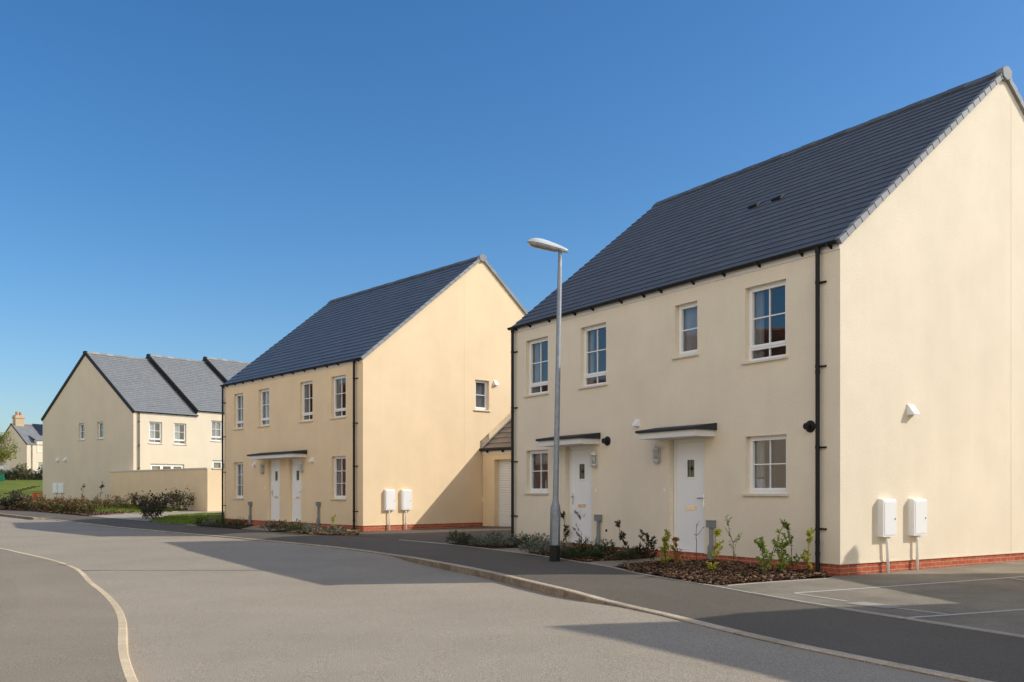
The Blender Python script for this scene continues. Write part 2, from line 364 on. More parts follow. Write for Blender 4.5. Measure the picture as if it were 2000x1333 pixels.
def lantern(fr, parent, u, z):
    """half lantern on an oval back plate, z = bottom, about 0.4 m tall"""
    def el(ru, rz, zc, d0, d1, n=18):
        return [(u + ru * math.cos(k * 2 * math.pi / n), zc + rz * math.sin(k * 2 * math.pi / n)) for k in range(n)]
    b = MB(); b.prism(el(.062, .17, z + .18, 0, 0), .001, .022, fr)
    loc = lambda x, y, zz: fr(u + x, .085 + y, zz)
    b.lathe([(.075, .285), (.078, .30), (.060, .335), (.035, .362), (.014, .372), (.012, .40), (.002, .415)], (0, 0, z), 14, loc)
    b.lathe([(.012, .0), (.03, .02), (.05, .05), (.072, .075), (.072, .10)], (0, 0, z), 14, loc)
    for k in range(6):
        a = k * math.pi / 3 + .3; b.box(.07 * math.cos(a) - .004, .07 * math.cos(a) + .004, .07 * math.sin(a) - .004, .07 * math.sin(a) + .004, z + .10, z + .285, loc)
    b.box(-.012, .012, -.07, -.0, z + .02, z + .06, loc)
    o = b.build('wall_lantern', 'silver', parent)
    MB().lathe([(.060, .101), (.062, .19), (.060, .284)], (0, 0, z), 14, loc).build('glass', 'clear', o, smooth=True)
    MB().lathe([(.018, .101), (.02, .18), (.012, .24)], (0, 0, z), 8, loc).build('bulb', 'blind', o, smooth=True)
    return o
def hood_vent(fr, parent, u, z, s=.15, m='white'):
    b = MB(); b.box(u - s / 2 - .012, u + s / 2 + .012, .001, .014, z - s / 2 - .012, z + s / 2 + .012, fr)
    b.prism_u([(.014, z - s / 2), (s * .75, z - s / 2), (s * .75, z - s / 2 + .025), (.02, z + s / 2), (.014, z + s / 2)], u - s / 2, u + s / 2, fr)
    return b.build('vent_hood', m, parent)
def flue(fr, parent, u, z):
    b = MB(); n = 18
    loc = lambda x, y, zz: fr(u + x, zz, z + y)
    b.lathe([(.10, .001), (.10, .02), (.085, .035), (.05, .045), (.05, .08), (.056, .085), (.056, .125), (.035, .13)], (0, 0, 0), n, loc)
    return b.build('boiler_flue', 'black', parent)
def meter_box(fr, parent, u0, u1, z0=.43, z1=1.03, lean=0.0):
    b = MB(); b.prism_u([(.001, z0), (.11, z0), (.11, z1 - .03), (.09, z1 - .01), (.001, z1)], u0, u1, fr)
    b.box(u0 + .03, u1 - .03, .11, .117, z0 + .03, z1 - .05, fr)
    b.box(u0 + .06, u1 - .06, .117, .1185, z0 + .045, z0 + .052, fr); b.box(u0 + .06, u1 - .06, .117, .1185, z1 - .075, z1 - .068, fr)
    o = b.build('meter_box', 'white', parent)
    um = (u0 + u1) / 2 - .02
    MB().tube([fr(um, .06, z0), fr(um + lean * .2, .06, z0 - .1), fr(um + lean, .06, -.3)], [.024, .024, .026], 10).build('conduit', 'white', o, smooth=True)
    k = u1 - .05
    MB().box(k - .008, k + .008, .117, .125, z0 + .28, z0 + .31, fr).build('lock', 'grey', o)
    return o
def gully_box(fr, parent, u, z=.66):
    b = MB(); b.box(u - .075, u + .075, .001, .11, z - .13, z, fr); b.box(u - .08, u + .08, .001, .115, z - .012, z + .006, fr)
    b.tube([fr(u, .055, z - .13), fr(u, .055, .2), fr(u - .02, .055, .12), fr(u - .02, .055, -.3)], [.034, .034, .052, .055], 10)
    return b.build('riser_pipe', 'grey', parent)
def downpipe(fr, parent, u, top, clips=(4.57, 3.2, 1.88, .55), bottom=-.28):
    o = MB().tube([fr(u, .085, top), fr(u, .085, top - .3), fr(u, .085, bottom)], .036, 12).tube([fr(u, .085, top), fr(u, .085, top - .09)], .044, 12).build('downpipe', 'black', parent, smooth=False)
    for z in clips:
        MB().tube([fr(u, .085, z - .02), fr(u, .085, z + .02)], .042, 12).box(u - .045, u + .115, .001, .035, z - .013, z + .013, fr).build('clip', 'black', o)
    for z in (clips[1] - .02, bottom + .5):
        MB().tube([fr(u, .085, z - .1), fr(u, .085, z - .04)], .041, 12).build('collar', 'black', o)
    return o
def roof(parent, x0, x1, D, he, hr, tile, ridge='ridge', verge='verge', n=27, tw=.30, eov=.08, xov=.03, vsides=(0, 1), vdep=.065, slopes=(0, 1), dp=DP):
    r = random.Random(int(x1 * 10 + D * 7)); mb = MB()
    sl = (hr - he) / (D / 2); Ls = math.hypot(D / 2 + eov, (D / 2 + eov) * sl); ca = 1 / math.hypot(1, sl); sa = sl * ca
    def pt(side, x, t, h):            # t up the slope from the eave edge, h above the plane
        y = -eov + t * ca - h * sa; z = he - eov * sl + t * sa + h * ca
        if side: y = D - y
        return (x, y, z + dp)
    c = Ls / n; X0, X1 = x0 - xov, x1 + xov
    for s in slopes:
        mb.quad(pt(s, X0, 0, -.02), pt(s, X1, 0, -.02), pt(s, X1, Ls, -.02), pt(s, X0, Ls, -.02))
        for i in range(n):
            t0, t1 = i * c, (i + 1) * c + .01
            xs = []; x = X0 - (tw / 2 if i % 2 else 0)
            while x < X1: xs.append((max(x, X0), min(x + tw, X1))); x += tw
            for a, b in xs:
                if b - a < .02: continue
                j = r.uniform(-.0025, .0025); k = r.uniform(-.0025, .0025)
                A, B = pt(s, a + .003, t0, .026 + j), pt(s, b - .002, t0, .026 + k); A1, B1 = pt(s, a + .002, t0 + .002, .015 + j), pt(s, b - .002, t0 + .002, .015 + k)
                Cc, Dd = pt(s, b - .002, t1, .006), pt(s, a + .002, t1, .006)
                A2, B2 = pt(s, a + .002, t0 + .010, -.002), pt(s, b - .002, t0 + .010, -.002)
                mb.add([A, B, Cc, Dd, A1, B1, A2, B2], [(0, 1, 2, 3), (0, 4, 5, 1), (4, 6, 7, 5)])
    o = mb.build('roof', tile, parent, normals=False)
    # ridge: angled caps laid end to end
    rb = MB(); L = .45; k = 0; x = X0
    while x < X1 - .02:
        b = min(x + L, X1); lift = .034 + (.007 if k % 2 else 0)
        zt = hr + lift + .025 + dp; w = .15
        for sgn in (-1, 1):
            y0, y1 = D / 2, D / 2 + sgn * w; zl = zt - w * sl
            P = [(x + .002, y0, zt), (b - .002, y0, zt), (b - .002, y1, zl), (x + .002, y1, zl)]
            rb.add(P + [(p[0], p[1], p[2] - .022) for p in P], [(0, 1, 2, 3), (7, 6, 5, 4), (0, 4, 5, 1), (1, 5, 6, 2), (2, 6, 7, 3), (3, 7, 4, 0)])
        x = b; k += 1
    rb.build('ridge', ridge, o)
    if verge:
        for vs in vsides:
            vb = MB()
            xa, xb = (X0 - .045, X0 + .05) if vs == 0 else (X1 - .05, X1 + .036)
            xo, xi = (xa, xb) if vs == 0 else (xb, xa)
            for s in slopes:
                for i in range(n):
                    t0, t1 = i * c + .004, (i + 1) * c - .004
                    P = [pt(s, xo, t0, -vdep), pt(s, xo, t0, .042), pt(s, xi, t0, .042), pt(s, xi, t0, -vdep),
                         pt(s, xo + (.008 if vs == 0 else -.008), t1 + .012, -vdep), pt(s, xo + (.008 if vs == 0 else -.008), t1 + .012, .026), pt(s, xi, t1 + .012, .026), pt(s, xi, t1 + .012, -vdep)]
                    vb.add(P, [(0, 1, 2, 3), (7, 6, 5, 4), (0, 4, 5, 1), (1, 5, 6, 2), (3, 2, 6, 7), (0, 3, 7, 4)])
            # ridge end block
            zt = hr + .075 + dp
            e0, e1 = (xo - .02, xo + .12) if vs == 0 else (xo - .12, xo + .02)
            vb.add([(e, D / 2 + y, zt + z) for e in (e0, e1) for y, z in ((-.15, -.06), (-.05, .0), (.05, .0), (.15, -.06), (.13, -.2), (0, -.25), (-.13, -.2))],
                   [tuple(range(7)), tuple(range(13, 6, -1))] + [(i, (i + 1) % 7, 7 + (i + 1) % 7, 7 + i) for i in range(7)])
            vb.build('verge', verge, o)
    return o
def house(name, label, cat, loc, rz, x0, x1, D, he, hr, wallm, tile, front=(), doors=(), gR=(), gL=(), plinth='brick', roofkw={}, gutter=True,
          joints_front=(), joints_R=(), group=None, brackets=(), fasc=True, zb=0.0, pl_h=.0):
    e = empty(name, label, cat, loc, rz, group)
    FF = Fr((0, 0), (1, 0), (0, -1), DP); GR = Fr((x1, 0), (0, 1), (1, 0), DP); GL = Fr((x0, D), (0, -1), (-1, 0), DP); BK = Fr((x0, D), (1, 0), (0, 1), DP)
    w = MB(); ht = he - .01
    holes = [f[:4] for f in front] + [(d[0], d[1], .0, d[2]) for d in doors]
    wall_panel(w, FF, x0, x1, 0, ht, holes)
    wall_panel(w, GR, 0, D, 0, ht, [g[:4] for g in gR]); wall_panel(w, GL, 0, D, 0, ht, [(D - g[1], D - g[0], g[2], g[3]) for g in gL])
    w.quad(BK(0, 0, 0), BK(x1 - x0, 0, 0), BK(x1 - x0, 0, ht), BK(0, 0, ht))
    for g in (GR, GL): w.add([g(0, 0, ht), g(D, 0, ht), g(D / 2, 0, hr - .01)], [(0, 1, 2)])
    hs = sorted([(d[0], d[1]) for d in doors]); cur = x0
    for a, b in hs + [(x1, None)]:                                   # bell bead at the foot of the render
        w.box(cur, a, -.03, .006, -.012, .014, FF); cur = b
    w.box(0, D, -.03, .006, -.012, .014, GR); w.box(0, D, -.03, .006, -.012, .014, GL)
    for j in joints_front: w.box(j - .006, j + .006, -.01, .003, .014, he - .2, FF)
    for j in joints_R: w.box(j - .006, j + .006, -.01, .003, .014, he + (hr - he) * (1 - abs(j - D / 2) / (D / 2)) - .12, GR)
    wall = w.build('wall', wallm, e, normals=False)
    p = MB()
    for g, L in ((FF, (x0, x1)), (GR, (0, D)), (GL, (0, D)), (BK, (0, x1 - x0))):
        p.quad(g(L[0], -.014, -.55), g(L[1], -.014, -.55), g(L[1], -.014, -.002), g(L[0], -.014, -.002))
    p.build('plinth', plinth, e, normals=False)
    for f in front: window(FF, e, *f)
    for g in gR: window(GR, e, *g)
    for g in gL: window(GL, e, D - g[1], D - g[0], *g[2:])
    for d in doors: door(FF, e, *d)
    roof(e, x0, x1, D, he, hr, tile, **roofkw)
    if fasc:
        MB().box(x0, x1, .001, .018, he - .175, he - .02, FF).build('fascia', 'fascia', e)
    if gutter:
        g = MB(); n = 9; rr = .058; zc = he - .045; dc = .085
        pr = [(dc + rr * math.cos(math.pi + k * math.pi / n), zc + rr * math.sin(math.pi + k * math.pi / n)) for k in range(n + 1)]
        pr += [(dc + (rr - .006) * math.cos(math.pi + k * math.pi / n), zc + (rr - .006) * math.sin(math.pi + k * math.pi / n)) for k in range(n, -1, -1)]
        g.prism_u(pr, x0 - .07, x1 + .0, FF)
        go = g.build('gutter', 'black', e)
        for b in brackets:
            MB().prism_u([(.019, zc - .05), (.019, zc - .105), (.03, zc - .105), (.09, zc - rr - .010), (.09, zc - .05)], b - .013, b + .013, FF).box(b - .02, b + .02, dc - .02, dc + rr + .005, zc - rr - .009, zc + .0, FF).build('bracket', 'black', go)
    return e, FF, GR, GL

# ------------------------------------------------------------------ HOUSE 1 (near) and HOUSE 2 (middle)
def nrm(x, y): l = math.hypot(x, y); return (x / l, y / l)
a1 = nrm(-180 - CX, F); C1 = ((1641 - CX) / F * 15.04, 15.04); Z1 = 1.6 - (1102 - HY) / F * 15.04
a2 = nrm(-600 - CX, F); C2 = ((709 - CX) / F * 29.0, 29.0); Z2 = 1.6 - (1026.8 - HY) / F * 29
rz1 = math.atan2(-a1[1], -a1[0]); rz2 = math.atan2(-a2[1], -a2[0])
def loc1(s, p=0): return Vector((C1[0] + a1[0] * s - a1[1] * p, C1[1] + a1[1] * s + a1[0] * p))
up = (3.465, 4.79, 'sub'); lo = (1.125, 2.145, 'grid22')
h1, FF, GR, GL = house('semi_detached_house', 'large cream rendered house behind the street lamp, its slate roof filling the right side', 'house',
    (C1[0], C1[1], Z1 - DP), rz1, -9.645, 0, 9.35, 5.22, 9.0, 'cream', 'tile',
    front=[(-9.09, -8.17, *up, 'LR'), (-6.9, -5.995, *up, 'L'), (-3.85, -3.235, 3.77, 4.78, 'h1', 'N'), (-2.03, -1.105, *up, 'L'),
           (-9.07, -8.17, *lo, 'B'), (-2.02, -1.09, *lo, 'L')],
    doors=[(-7.476, -6.51, 2.165, 1), (-4.006, -3.047, 2.165, -1)],
    joints_front=[-5.377], joints_R=[4.94], roofkw=dict(n=27, tw=.33, vsides=(1,)),
    brackets=[-9.45, -8.85, -8.05, -7.05, -6.4, -5.43, -4.72, -4.2, -3.3, -2.5, -1.66, -.73, -.15])
canopy(FF, h1, -7.80, -6.23); canopy(FF, h1, -4.33, -2.765)
lantern(FF, h1, -6.33, 1.65); lantern(FF, h1, -4.315, 1.69)
hood_vent(FF, h1, -4.97, 2.555, .13); flue(FF, h1, -5.94, 2.23); flue(FF, h1, -.585, 2.235)
gully_box(FF, h1, -6.2, .65); gully_box(FF, h1, -2.82, .62)
for u in (-6.36, -4.15): MB().box(u - .02, u + .02, .001, .02, 1.14, 1.22, FF).build('doorbell', 'white', h1)
MB().lathe([(.03, .001), (.03, .012), (.012, .014)], (0, 0, 0), 10, lambda x, y, z: FF(-5.98 + x, z, .32 + y)).build('drain_outlet', 'black', h1)
MB().lathe([(.03, .001), (.03, .05), (.012, .055)], (0, 0, 0), 10, lambda x, y, z: FF(-.43 + x, z, .33 + y)).build('drain_outlet', 'black', h1)
downpipe(FF, h1, -.375, 5.14); downpipe(FF, h1, -9.56, 5.14)
meter_box(GR, h1, .95, 1.30, .41, 1.04, lean=.05); meter_box(GR, h1, 1.78, 2.14, .41, 1.04)
hood_vent(GR, h1, 1.83, 2.55, .17)
rf = [c for c in h1.children if c.name.startswith('roof')][0]
sl1 = (9.0 - 5.22) / (9.35 / 2)
for px, py in ((1475, 405.5), (1521, 391)):                          # two black tile vents on the street slope
    # solve for the point of the roof plane in the house's own frame
    best = None
    k = (px - CX) / F; q = (HY - py) / F
    for i in range(0, 4000):
        dep = 12 + i * .004; wx = k * dep; wz = ZC + q * dep
        dx, dy = wx - C1[0], dep - C1[1]
        lx = -(dx * a1[0] + dy * a1[1]); ly = dx * a1[1] - dy * a1[0]; lz = wz - Z1
        err = abs(lz - (5.22 + sl1 * ly))
        if best is None or err < best[0]: best = (err, lx, ly)
    lx, ly = best[1], best[2]; ca = 1 / math.hypot(1, sl1); sa = sl1 * ca
    P = lambda x, t, h: (lx + x, ly + t * ca - h * sa, 5.22 + sl1 * ly + t * sa + h * ca + DP)
    MB().add([P(x, t, h) for x in (-.12, .12) for t, h in ((-.07, .03), (-.07, .065), (.0, .078), (.12, .035))], [(0, 1, 2, 3), (7, 6, 5, 4), (0, 4, 5, 1), (1, 5, 6, 2), (2, 6, 7, 3)]).build('tile_vent', 'black', rf)

up2 = (3.43, 4.765, 'sub')
h2, F2, G2, _ = house('semi_detached_house', 'buff rendered pair of houses with two white front doors side by side under one canopy', 'house',
    (C2[0], C2[1], Z2 - DP), rz2, -10.05, 0, 9.45, 5.22, 9.06, 'buff', 'tile2',
    front=[(-9.176, -8.386, *up2, 'LR'), (-7.105, -6.263, *up2, 'N'), (-4.0, -3.134, *up2, 'LR'), (-1.91, -1.018, *up2, 'LR'),
           (-9.176, -8.386, .79, 2.16, 'grid23', 'N'), (-1.89, -1.018, .82, 2.19, 'grid23', 'LR')],
    doors=[(-6.372, -5.471, 2.18, 1), (-4.789, -3.915, 2.18, -1)],
    gR=[(4.444, 5.059, 3.835, 4.86, 'h1', 'N')], joints_R=[3.976], roofkw=dict(n=24, tw=.33, vsides=(1,)),
    brackets=[-9.7, -9.0, -8.3, -7.5, -6.7, -5.9, -5.2, -4.4, -3.6, -2.9, -2.1, -1.4, -.2])
canopy(F2, h2, -6.83, -3.54, 2.20, joint=-5.24)
lantern(F2, h2, -6.69, 1.66); lantern(F2, h2, -3.80, 1.68)
hood_vent(F2, h2, -7.37, 2.05, .14); hood_vent(F2, h2, -3.134, 2.1, .14); hood_vent(G2, h2, 5.33, 4.79, .15)
gully_box(F2, h2, -7.68, .66); gully_box(F2, h2, -2.655, .70)
for u in (-6.6, -3.84): MB().box(u - .02, u + .02, .001, .02, 1.14, 1.22, F2).build('doorbell', 'white', h2)
downpipe(F2, h2, -.39, 5.14, (4.57, 3.18, 1.84, .43)); downpipe(F2, h2, -10.0, 5.14, (4.48, 3.16, 1.79, .5))
meter_box(G2, h2, .77, 1.12, .46, 1.11); meter_box(G2, h2, 1.40, 1.75, .46, 1.11)

# ------------------------------------------------------------------ garage between them
gx = Vector((C2[0] + a2[1] * 4.75, C2[1] - a2[0] * 4.75))
gl = empty('garage', 'low garage with a white roller door and brown tiled roof, set back between two houses', 'garage', (gx.x, gx.y, Z2 - DP), rz2)
FG = Fr((0.02, 0), (1, 0), (0, -1), DP)
w = MB(); wall_panel(w, FG, 0, 3.4, -.35, 2.42, [(.62, 3.0, -.35, 2.12)], .22)
w.quad(FG(3.4, 0, -.35), FG(3.4, -5.5, -.35), FG(3.4, -5.5, 2.42), FG(3.4, 0, 2.42)); w.quad(FG(0, -5.5, -.35), FG(3.4, -5.5, -.35), FG(3.4, -5.5, 2.42), FG(0, -5.5, 2.42))
w.add([FG(3.4, 0, 2.42), FG(3.4, -5.5, 2.42), FG(3.4, -2.75, 4.55)], [(0, 1, 2)])
w.build('wall', 'buff', gl, normals=False)
rd = MB()
for k in range(31): rd.prism_u([(-.24, -.35 + k * .08), (-.205, -.345 + k * .08), (-.2, -.31 + k * .08), (-.205, -.277 + k * .08), (-.24, -.272 + k * .08)], .62, 3.0, FG)
rd.build('roller_door', 'white', gl)
rr = roof(gl, 0.06, 3.42, 5.5, 2.55, 4.75, 'tilebrown', verge=None, n=12, tw=.3)
MB().add([(.0, -.1, 2.55 - .08 * .8 + DP + .02), (.16, -.1, 2.55 - .08 * .8 + DP + .06), (.16, 2.75, 4.80 + DP), (.0, 2.75, 4.80 + DP), (.0, -.1, 2.75 + DP), (.0, 2.75, 4.95 + DP)], [(0, 1, 2, 3), (0, 3, 5, 4)]).build('flashing', 'lead', rr)
MB().box(0, 3.4, .001, .018, 2.30, 2.45, FG).build('fascia', 'fascia', gl)
g = MB(); g.tube([FG(-.02, .09, 2.47), FG(3.4, .09, 2.47)], .055, 8).box(.3, .34, .02, .10, 2.36, 2.47, FG).box(1.1, 1.14, .02, .10, 2.36, 2.47, FG).build('gutter', 'black', gl)

# ------------------------------------------------------------------ terrace beyond, stepping up
C3 = (-21.8, 54.1); Z3 = 1.6 - .59; rz3 = math.atan2(.8, .6)
LAB = ['end terrace house with a shaded blank gable and two small windows, left of the picture', 'middle terrace house, one roof step up from the gable end house', 'furthest terrace house, its roof end just showing above the buff house']
for k in range(3):
    dz = .31 * k; x0 = C3[0] + .6 * 4.24 * k; y0 = C3[1] + .8 * 4.24 * k
    u3 = (3.36, 4.63, 'sub')
    e, FT, _, GT = house('terraced_house', LAB[k], 'house', (x0, y0, Z3 - DP + dz), rz3, 0, 4.24, 10.45, 5.2, 9.0, 'cream3', 'tile3',
        front=[(1.0, 1.84, *u3, ('W', 'N', 'N')[k]), (2.64, 3.47, *u3, 'W'), (1.09, 3.33, .12, 2.15, 'french', 'LR')],
        gL=[(5.383, 6.027, 3.68, 4.70, 'h1', 'N'), (3.226, 3.894, 3.68, 4.70, 'h1', 'N')] if k == 0 else [],
        roofkw=dict(n=30, tw=.28, ridge='ridge3', verge='black', vsides=(0,), vdep=.13 if k == 0 else .42), brackets=[])
    if k == 0:
        downpipe(FT, e, .30, 5.12)
        for y in (8.5, 7.57): hood_vent(GT, e, 10.45 - y, 2.53, .2)
        for y in (8.43, 7.74): meter_box(GT, e, 10.45 - y - .56, 10.45 - y, .42, 1.03)

# garden wall in front of the terrace
A = Vector((-23.6, 55.4)); B = Vector((-15.05, 46.75)); Dn = Vector((.74, .68)).normalized(); Cc = B + Dn * 7
wl = MB(); cp = MB()
def wseg(p, q, z0, z1, t=.22):
    d = (q - p).normalized(); n = Vector((d.y, -d.x)) * t / 2
    vs = [p - n, q - n, q + n, p + n]
    return [(v.x, v.y, z) for z in (z0, z1) for v in vs], [(0, 1, 2, 3), (7, 6, 5, 4), (0, 1, 5, 4), (1, 2, 6, 5), (2, 3, 7, 6), (3, 0, 4, 7)]
gw = empty('garden_wall', 'low rendered garden wall in front of the terrace, with a flat coping', 'wall', (B.x, B.y, .5))
wl.add(*wseg(A - Vector((B.x, B.y)), Vector((0, 0)), -.5, 2.16)); wd = (B - A).normalized() * -.112; wl.add(*wseg(Dn * .111 + wd, Dn * 7 + wd, -.5, 2.15)); wl.build('wall', 'buff', gw)
cp.add(*wseg(A - B, Vector((0, 0)), 2.162, 2.23, .30)); cp.add(*wseg(Dn * .151 + wd, Dn * 7 + wd, 2.152, 2.22, .30)); cp.build('coping', 'sill', gw)

# ------------------------------------------------------------------ far house on the hill
rz4 = rz3; C4 = (-59.9, 116.0); zg4 = 3.1
h4 = empty('far_house', 'distant cream house with a chimney and solar panels, past the left end of the terrace', 'house', (C4[0], C4[1], zg4), rz4)
F4 = Fr((0, 0), (1, 0), (0, -1), 0); G4 = Fr((0, 8), (0, -1), (-1, 0), 0)
w = MB(); wall_panel(w, F4, 0, 11, -1, 4.2, [(1.35, 2.75, .55, 2.0)], .1); w.quad(G4(0, 0, -1), G4(8, 0, -1), G4(8, 0, 4.2), G4(0, 0, 4.2)); w.add([G4(0, 0, 4.2), G4(8, 0, 4.2), G4(4, 0, 6.85)], [(0, 1, 2)])
w.box(1.2, 2.9, -.6, .03, 3.2, 4.75, F4); w.build('wall', 'cream3', h4, normals=False)
window(F4, h4, 1.35, 2.75, .55, 2.0, 'grid23', None, False)
F4b = Fr((0, -.14), (1, 0), (0, -1), 0); window(F4b, h4, 1.35, 2.75, 3.25, 4.65, 'grid23', 'N', False)
r4 = roof(h4, 0, 11, 8, 4.2, 6.85, 'tile3', ridge='ridgered', verge='black', vsides=(0,), n=16, tw=.4, dp=0)
MB().add([F4(1.0, .2, 4.72), F4(3.1, .2, 4.72), F4(3.1, -1.6, 5.35), F4(1.0, -1.6, 5.35), F4(1.0, .2, 4.8), F4(3.1, .2, 4.8), F4(3.1, -1.6, 5.43), F4(1.0, -1.6, 5.43)],
         [(0, 1, 2, 3), (4, 5, 6, 7), (0, 1, 5, 4), (0, 3, 7, 4), (1, 2, 6, 5)]).build('dormer_roof', 'tile3', r4)
so = MB()
for i in range(4):
    for j in range(2):
        xx = 2.6 + i * 1.02; t0 = 1.1 + j * 1.5; s4 = 2.65 / 4
        so.add([(xx, t0 + .02, 4.2 + s4 * t0 + .14), (xx + .99, t0 + .02, 4.2 + s4 * t0 + .14), (xx + .99, t0 + 1.47, 4.2 + s4 * (t0 + 1.47) + .14), (xx, t0 + 1.47, 4.2 + s4 * (t0 + 1.47) + .14)], [(0, 1, 2, 3)])
so.build('solar_panel', 'solar', r4)
ch = MB(); ch.box(.35, 1.4, 3.6, 4.4, 6.2, 8.0).box(.27, 1.48, 3.52, 4.48, 7.6, 7.8).build('chimney', 'chimney', r4)
MB().lathe([(.16, 8.0), (.13, 8.45)], (.65, 4.0, 0), 10).lathe([(.16, 8.0), (.13, 8.4)], (1.1, 4.0, 0), 10).build('chimney_pot', 'pot', r4)
downpipe(F4, h4, .6, 4.1, (3, 1), -.2)
MB().box(2.2, 3.6, .01, .8, 0, 1.6, Fr((0, 8), (0, -1), (-1, 0), 0)).build('porch', 'white', h4)
# low garden wall and the white house behind the tree
t = MB(); P0 = (-63.5, 109.5); t.box(-4.2, 7.5, -.15, .15, -.6, 1.0); tag(t.build('garden_wall', 'stone', None, loc=(P0[0], P0[1], 3.0)), 'low grey stone wall at the foot of the distant house', 'wall')
bpy.data.objects['garden_wall.001'].rotation_euler = (0, 0, .1)
wh = empty('white_house', 'distant white house half hidden behind the roadside tree at the left edge', 'house', (-64.5, 120.0, 3.2), rz4)
MB().box(-6, -1.6, 0, 7, -.5, 3.4).build('wall', 'white', wh)
roof(wh, -6, -1.6, 7, 3.4, 5.2, 'tilebrown', verge=None, n=10, tw=.5, dp=0)

# ------------------------------------------------------------------ neighbours just outside the frame (they cast the shadows and fill the window reflections
h0 = copy_tree(h1); h0['label'] = 'cream rendered house at the near right, outside the frame, shading the road and parking bays'
TX = Vector((10.35, -15.85)); h0.location = (C1[0] + TX.x, C1[1] + TX.y, Z1 - DP - .05)
b_rz = math.atan2(-.97, .23)
house('side_garage', 'cream rendered garage beside the parking bays, outside the frame on the right', 'garage', (9.2, 14.4, -.03), b_rz, 0, 5.4, 3.7, 2.45, 3.98, 'cream', 'tile', roofkw=dict(n=10, tw=.33), gutter=True)
OPP = [(-31, 33, R(97), 10.5, 5.2, 'brickwall', 'red brick house across the road, mirrored in the buff house'),
       (-26.5, 17.0, R(90), 11, 6.9, 'cream3', 'cream house across the road, mirrored in the upstairs windows'),
       (-20.5, 4.5, R(80), 11, 7.6, 'cream3', 'unseen tall cream house added across the road to bounce light, level with the viewer'),  # the tall pale houses are added out of view to bounce light
       (-16.5, -5, R(72), 11, 7.6, 'cream3', 'unseen tall cream house added across the road to bounce light, just behind the viewer'),
       (18.5, 33, R(250), 10, 5.2, 'cream', 'unseen cream house added beyond the near house to block the bright low sky'),  # added out of view to block bright sky in the buff gable window
       (-10.5, -17.5, R(60), 11, 7.6, 'cream3', 'unseen tall cream house added across the road to bounce light, well behind the viewer')]
for x, y, rz, L, hh_, wm_, lab in OPP:
    house('detached_house', lab, 'house', (x, y, -.2), rz, 0, L, 8.5, hh_, hh_ + 3.3, wm_, 'tilered',
          front=[(1.2, 2.4, 3.4, 4.7, 'grid22', 'N'), (7.4, 8.6, 3.4, 4.7, 'grid22', 'N'), (1.2, 2.6, 1.0, 2.2, 'grid22', 'N'), (7.2, 8.6, 1.0, 2.2, 'grid22', 'N')],
          doors=[(4.7, 5.65, 2.15)], plinth='brickwall', roofkw=dict(n=18, tw=.4, ridge='ridgered'), brackets=[], group='houses across the road')

# ------------------------------------------------------------------ ground
def drape(name, pts, off, m, kind='structure', label=None):
    """flat polygon in plan cut at the terrain's break lines and laid on it"""
    bm = bmesh.new(); vs = [bm.verts.new((p[0], p[1], 0)) for p in pts]; bm.faces.new(vs)
    bmesh.ops.triangulate(bm, faces=bm.faces[:])
    for y, _ in TB[1:-1]:
        bmesh.ops.bisect_plane(bm, geom=bm.verts[:] + bm.edges[:] + bm.faces[:], plane_co=(0, y, 0), plane_no=(0, 1, 0))
    for x, _ in TX_[1:-1]:
        bmesh.ops.bisect_plane(bm, geom=bm.verts[:] + bm.edges[:] + bm.faces[:], plane_co=(x, 0, 0), plane_no=(1, 0, 0))
    bmesh.ops.triangulate(bm, faces=bm.faces[:])
    for v in bm.verts: v.co.z = T(v.co.x, v.co.y) + off
    bmesh.ops.recalc_face_normals(bm, faces=bm.faces)
    for f in bm.faces:
        if f.normal.z < 0: f.normal_flip()
    me = bpy.data.meshes.new(name); bm.to_mesh(me); bm.free()
    uvl = me.uv_layers.new(name='UVMap')
    for l in me.loops: c = me.vertices[l.vertex_index].co; uvl.data[l.index].uv = (c.x, c.y)
    me.materials.append(M[m]); o = bpy.data.objects.new(name, me); COL.objects.link(o); tag(o, label, None, None, kind); return o
def px(pts, off=0.0): return [G(x, y, off) for x, y in pts]
drape('ground', [(-600, -120), (600, -120), (600, 800), (-600, 800)], -.03, 'grass')

KERB = [(-150, 988, .12), (0, 1003.6, .12), (40, 1008, .12), (66, 1011, .12), (84, 1013, .03), (124, 1017.5, .03), (148, 1020.5, .03), (200, 1026.5, .03), (280, 1034.5, .03), (340, 1040, .03),
        (400, 1045.3, .03), (460, 1050.5, .03), (500, 1054.3, .03), (560, 1059.5, .03), (640, 1067.5, .03), (720, 1077, .03), (765, 1084, .03), (800, 1088.5, .10), (870, 1101, .12),
        (940, 1114.5, .12), (986, 1125, .12), (1044, 1139.5, .12), (1088, 1148, .12), (1120, 1157, .11), (1160, 1169, .07), (1190, 1177, .03), (1251, 1189.5, .025), (1320, 1206.5, .025),
        (1420, 1231.5, .025), (1507, 1252, .025), (1620, 1275, .025), (1740, 1299, .025), (1880, 1327, .025), (2060, 1362, .025), (2500, 1440, .025)]
BACK = [(-150, 984), (0, 996.5), (40, 997), (80, 1000), (170, 1008.5), (200, 1011), (230, 1014), (296, 1020), (380, 1027), (430, 1031), (520, 1038), (590, 1042.5), (640, 1045), (700, 1048.5), (780, 1055), (870, 1063),
        (940, 1071), (1020, 1081), (1072, 1088), (1140, 1099.5), (1189, 1107), (1240, 1119), (1300, 1130), (1373, 1142), (1470, 1160), (1532, 1171), (1640, 1189), (1762, 1208), (2000, 1245), (2200, 1277), (2600, 1345)]
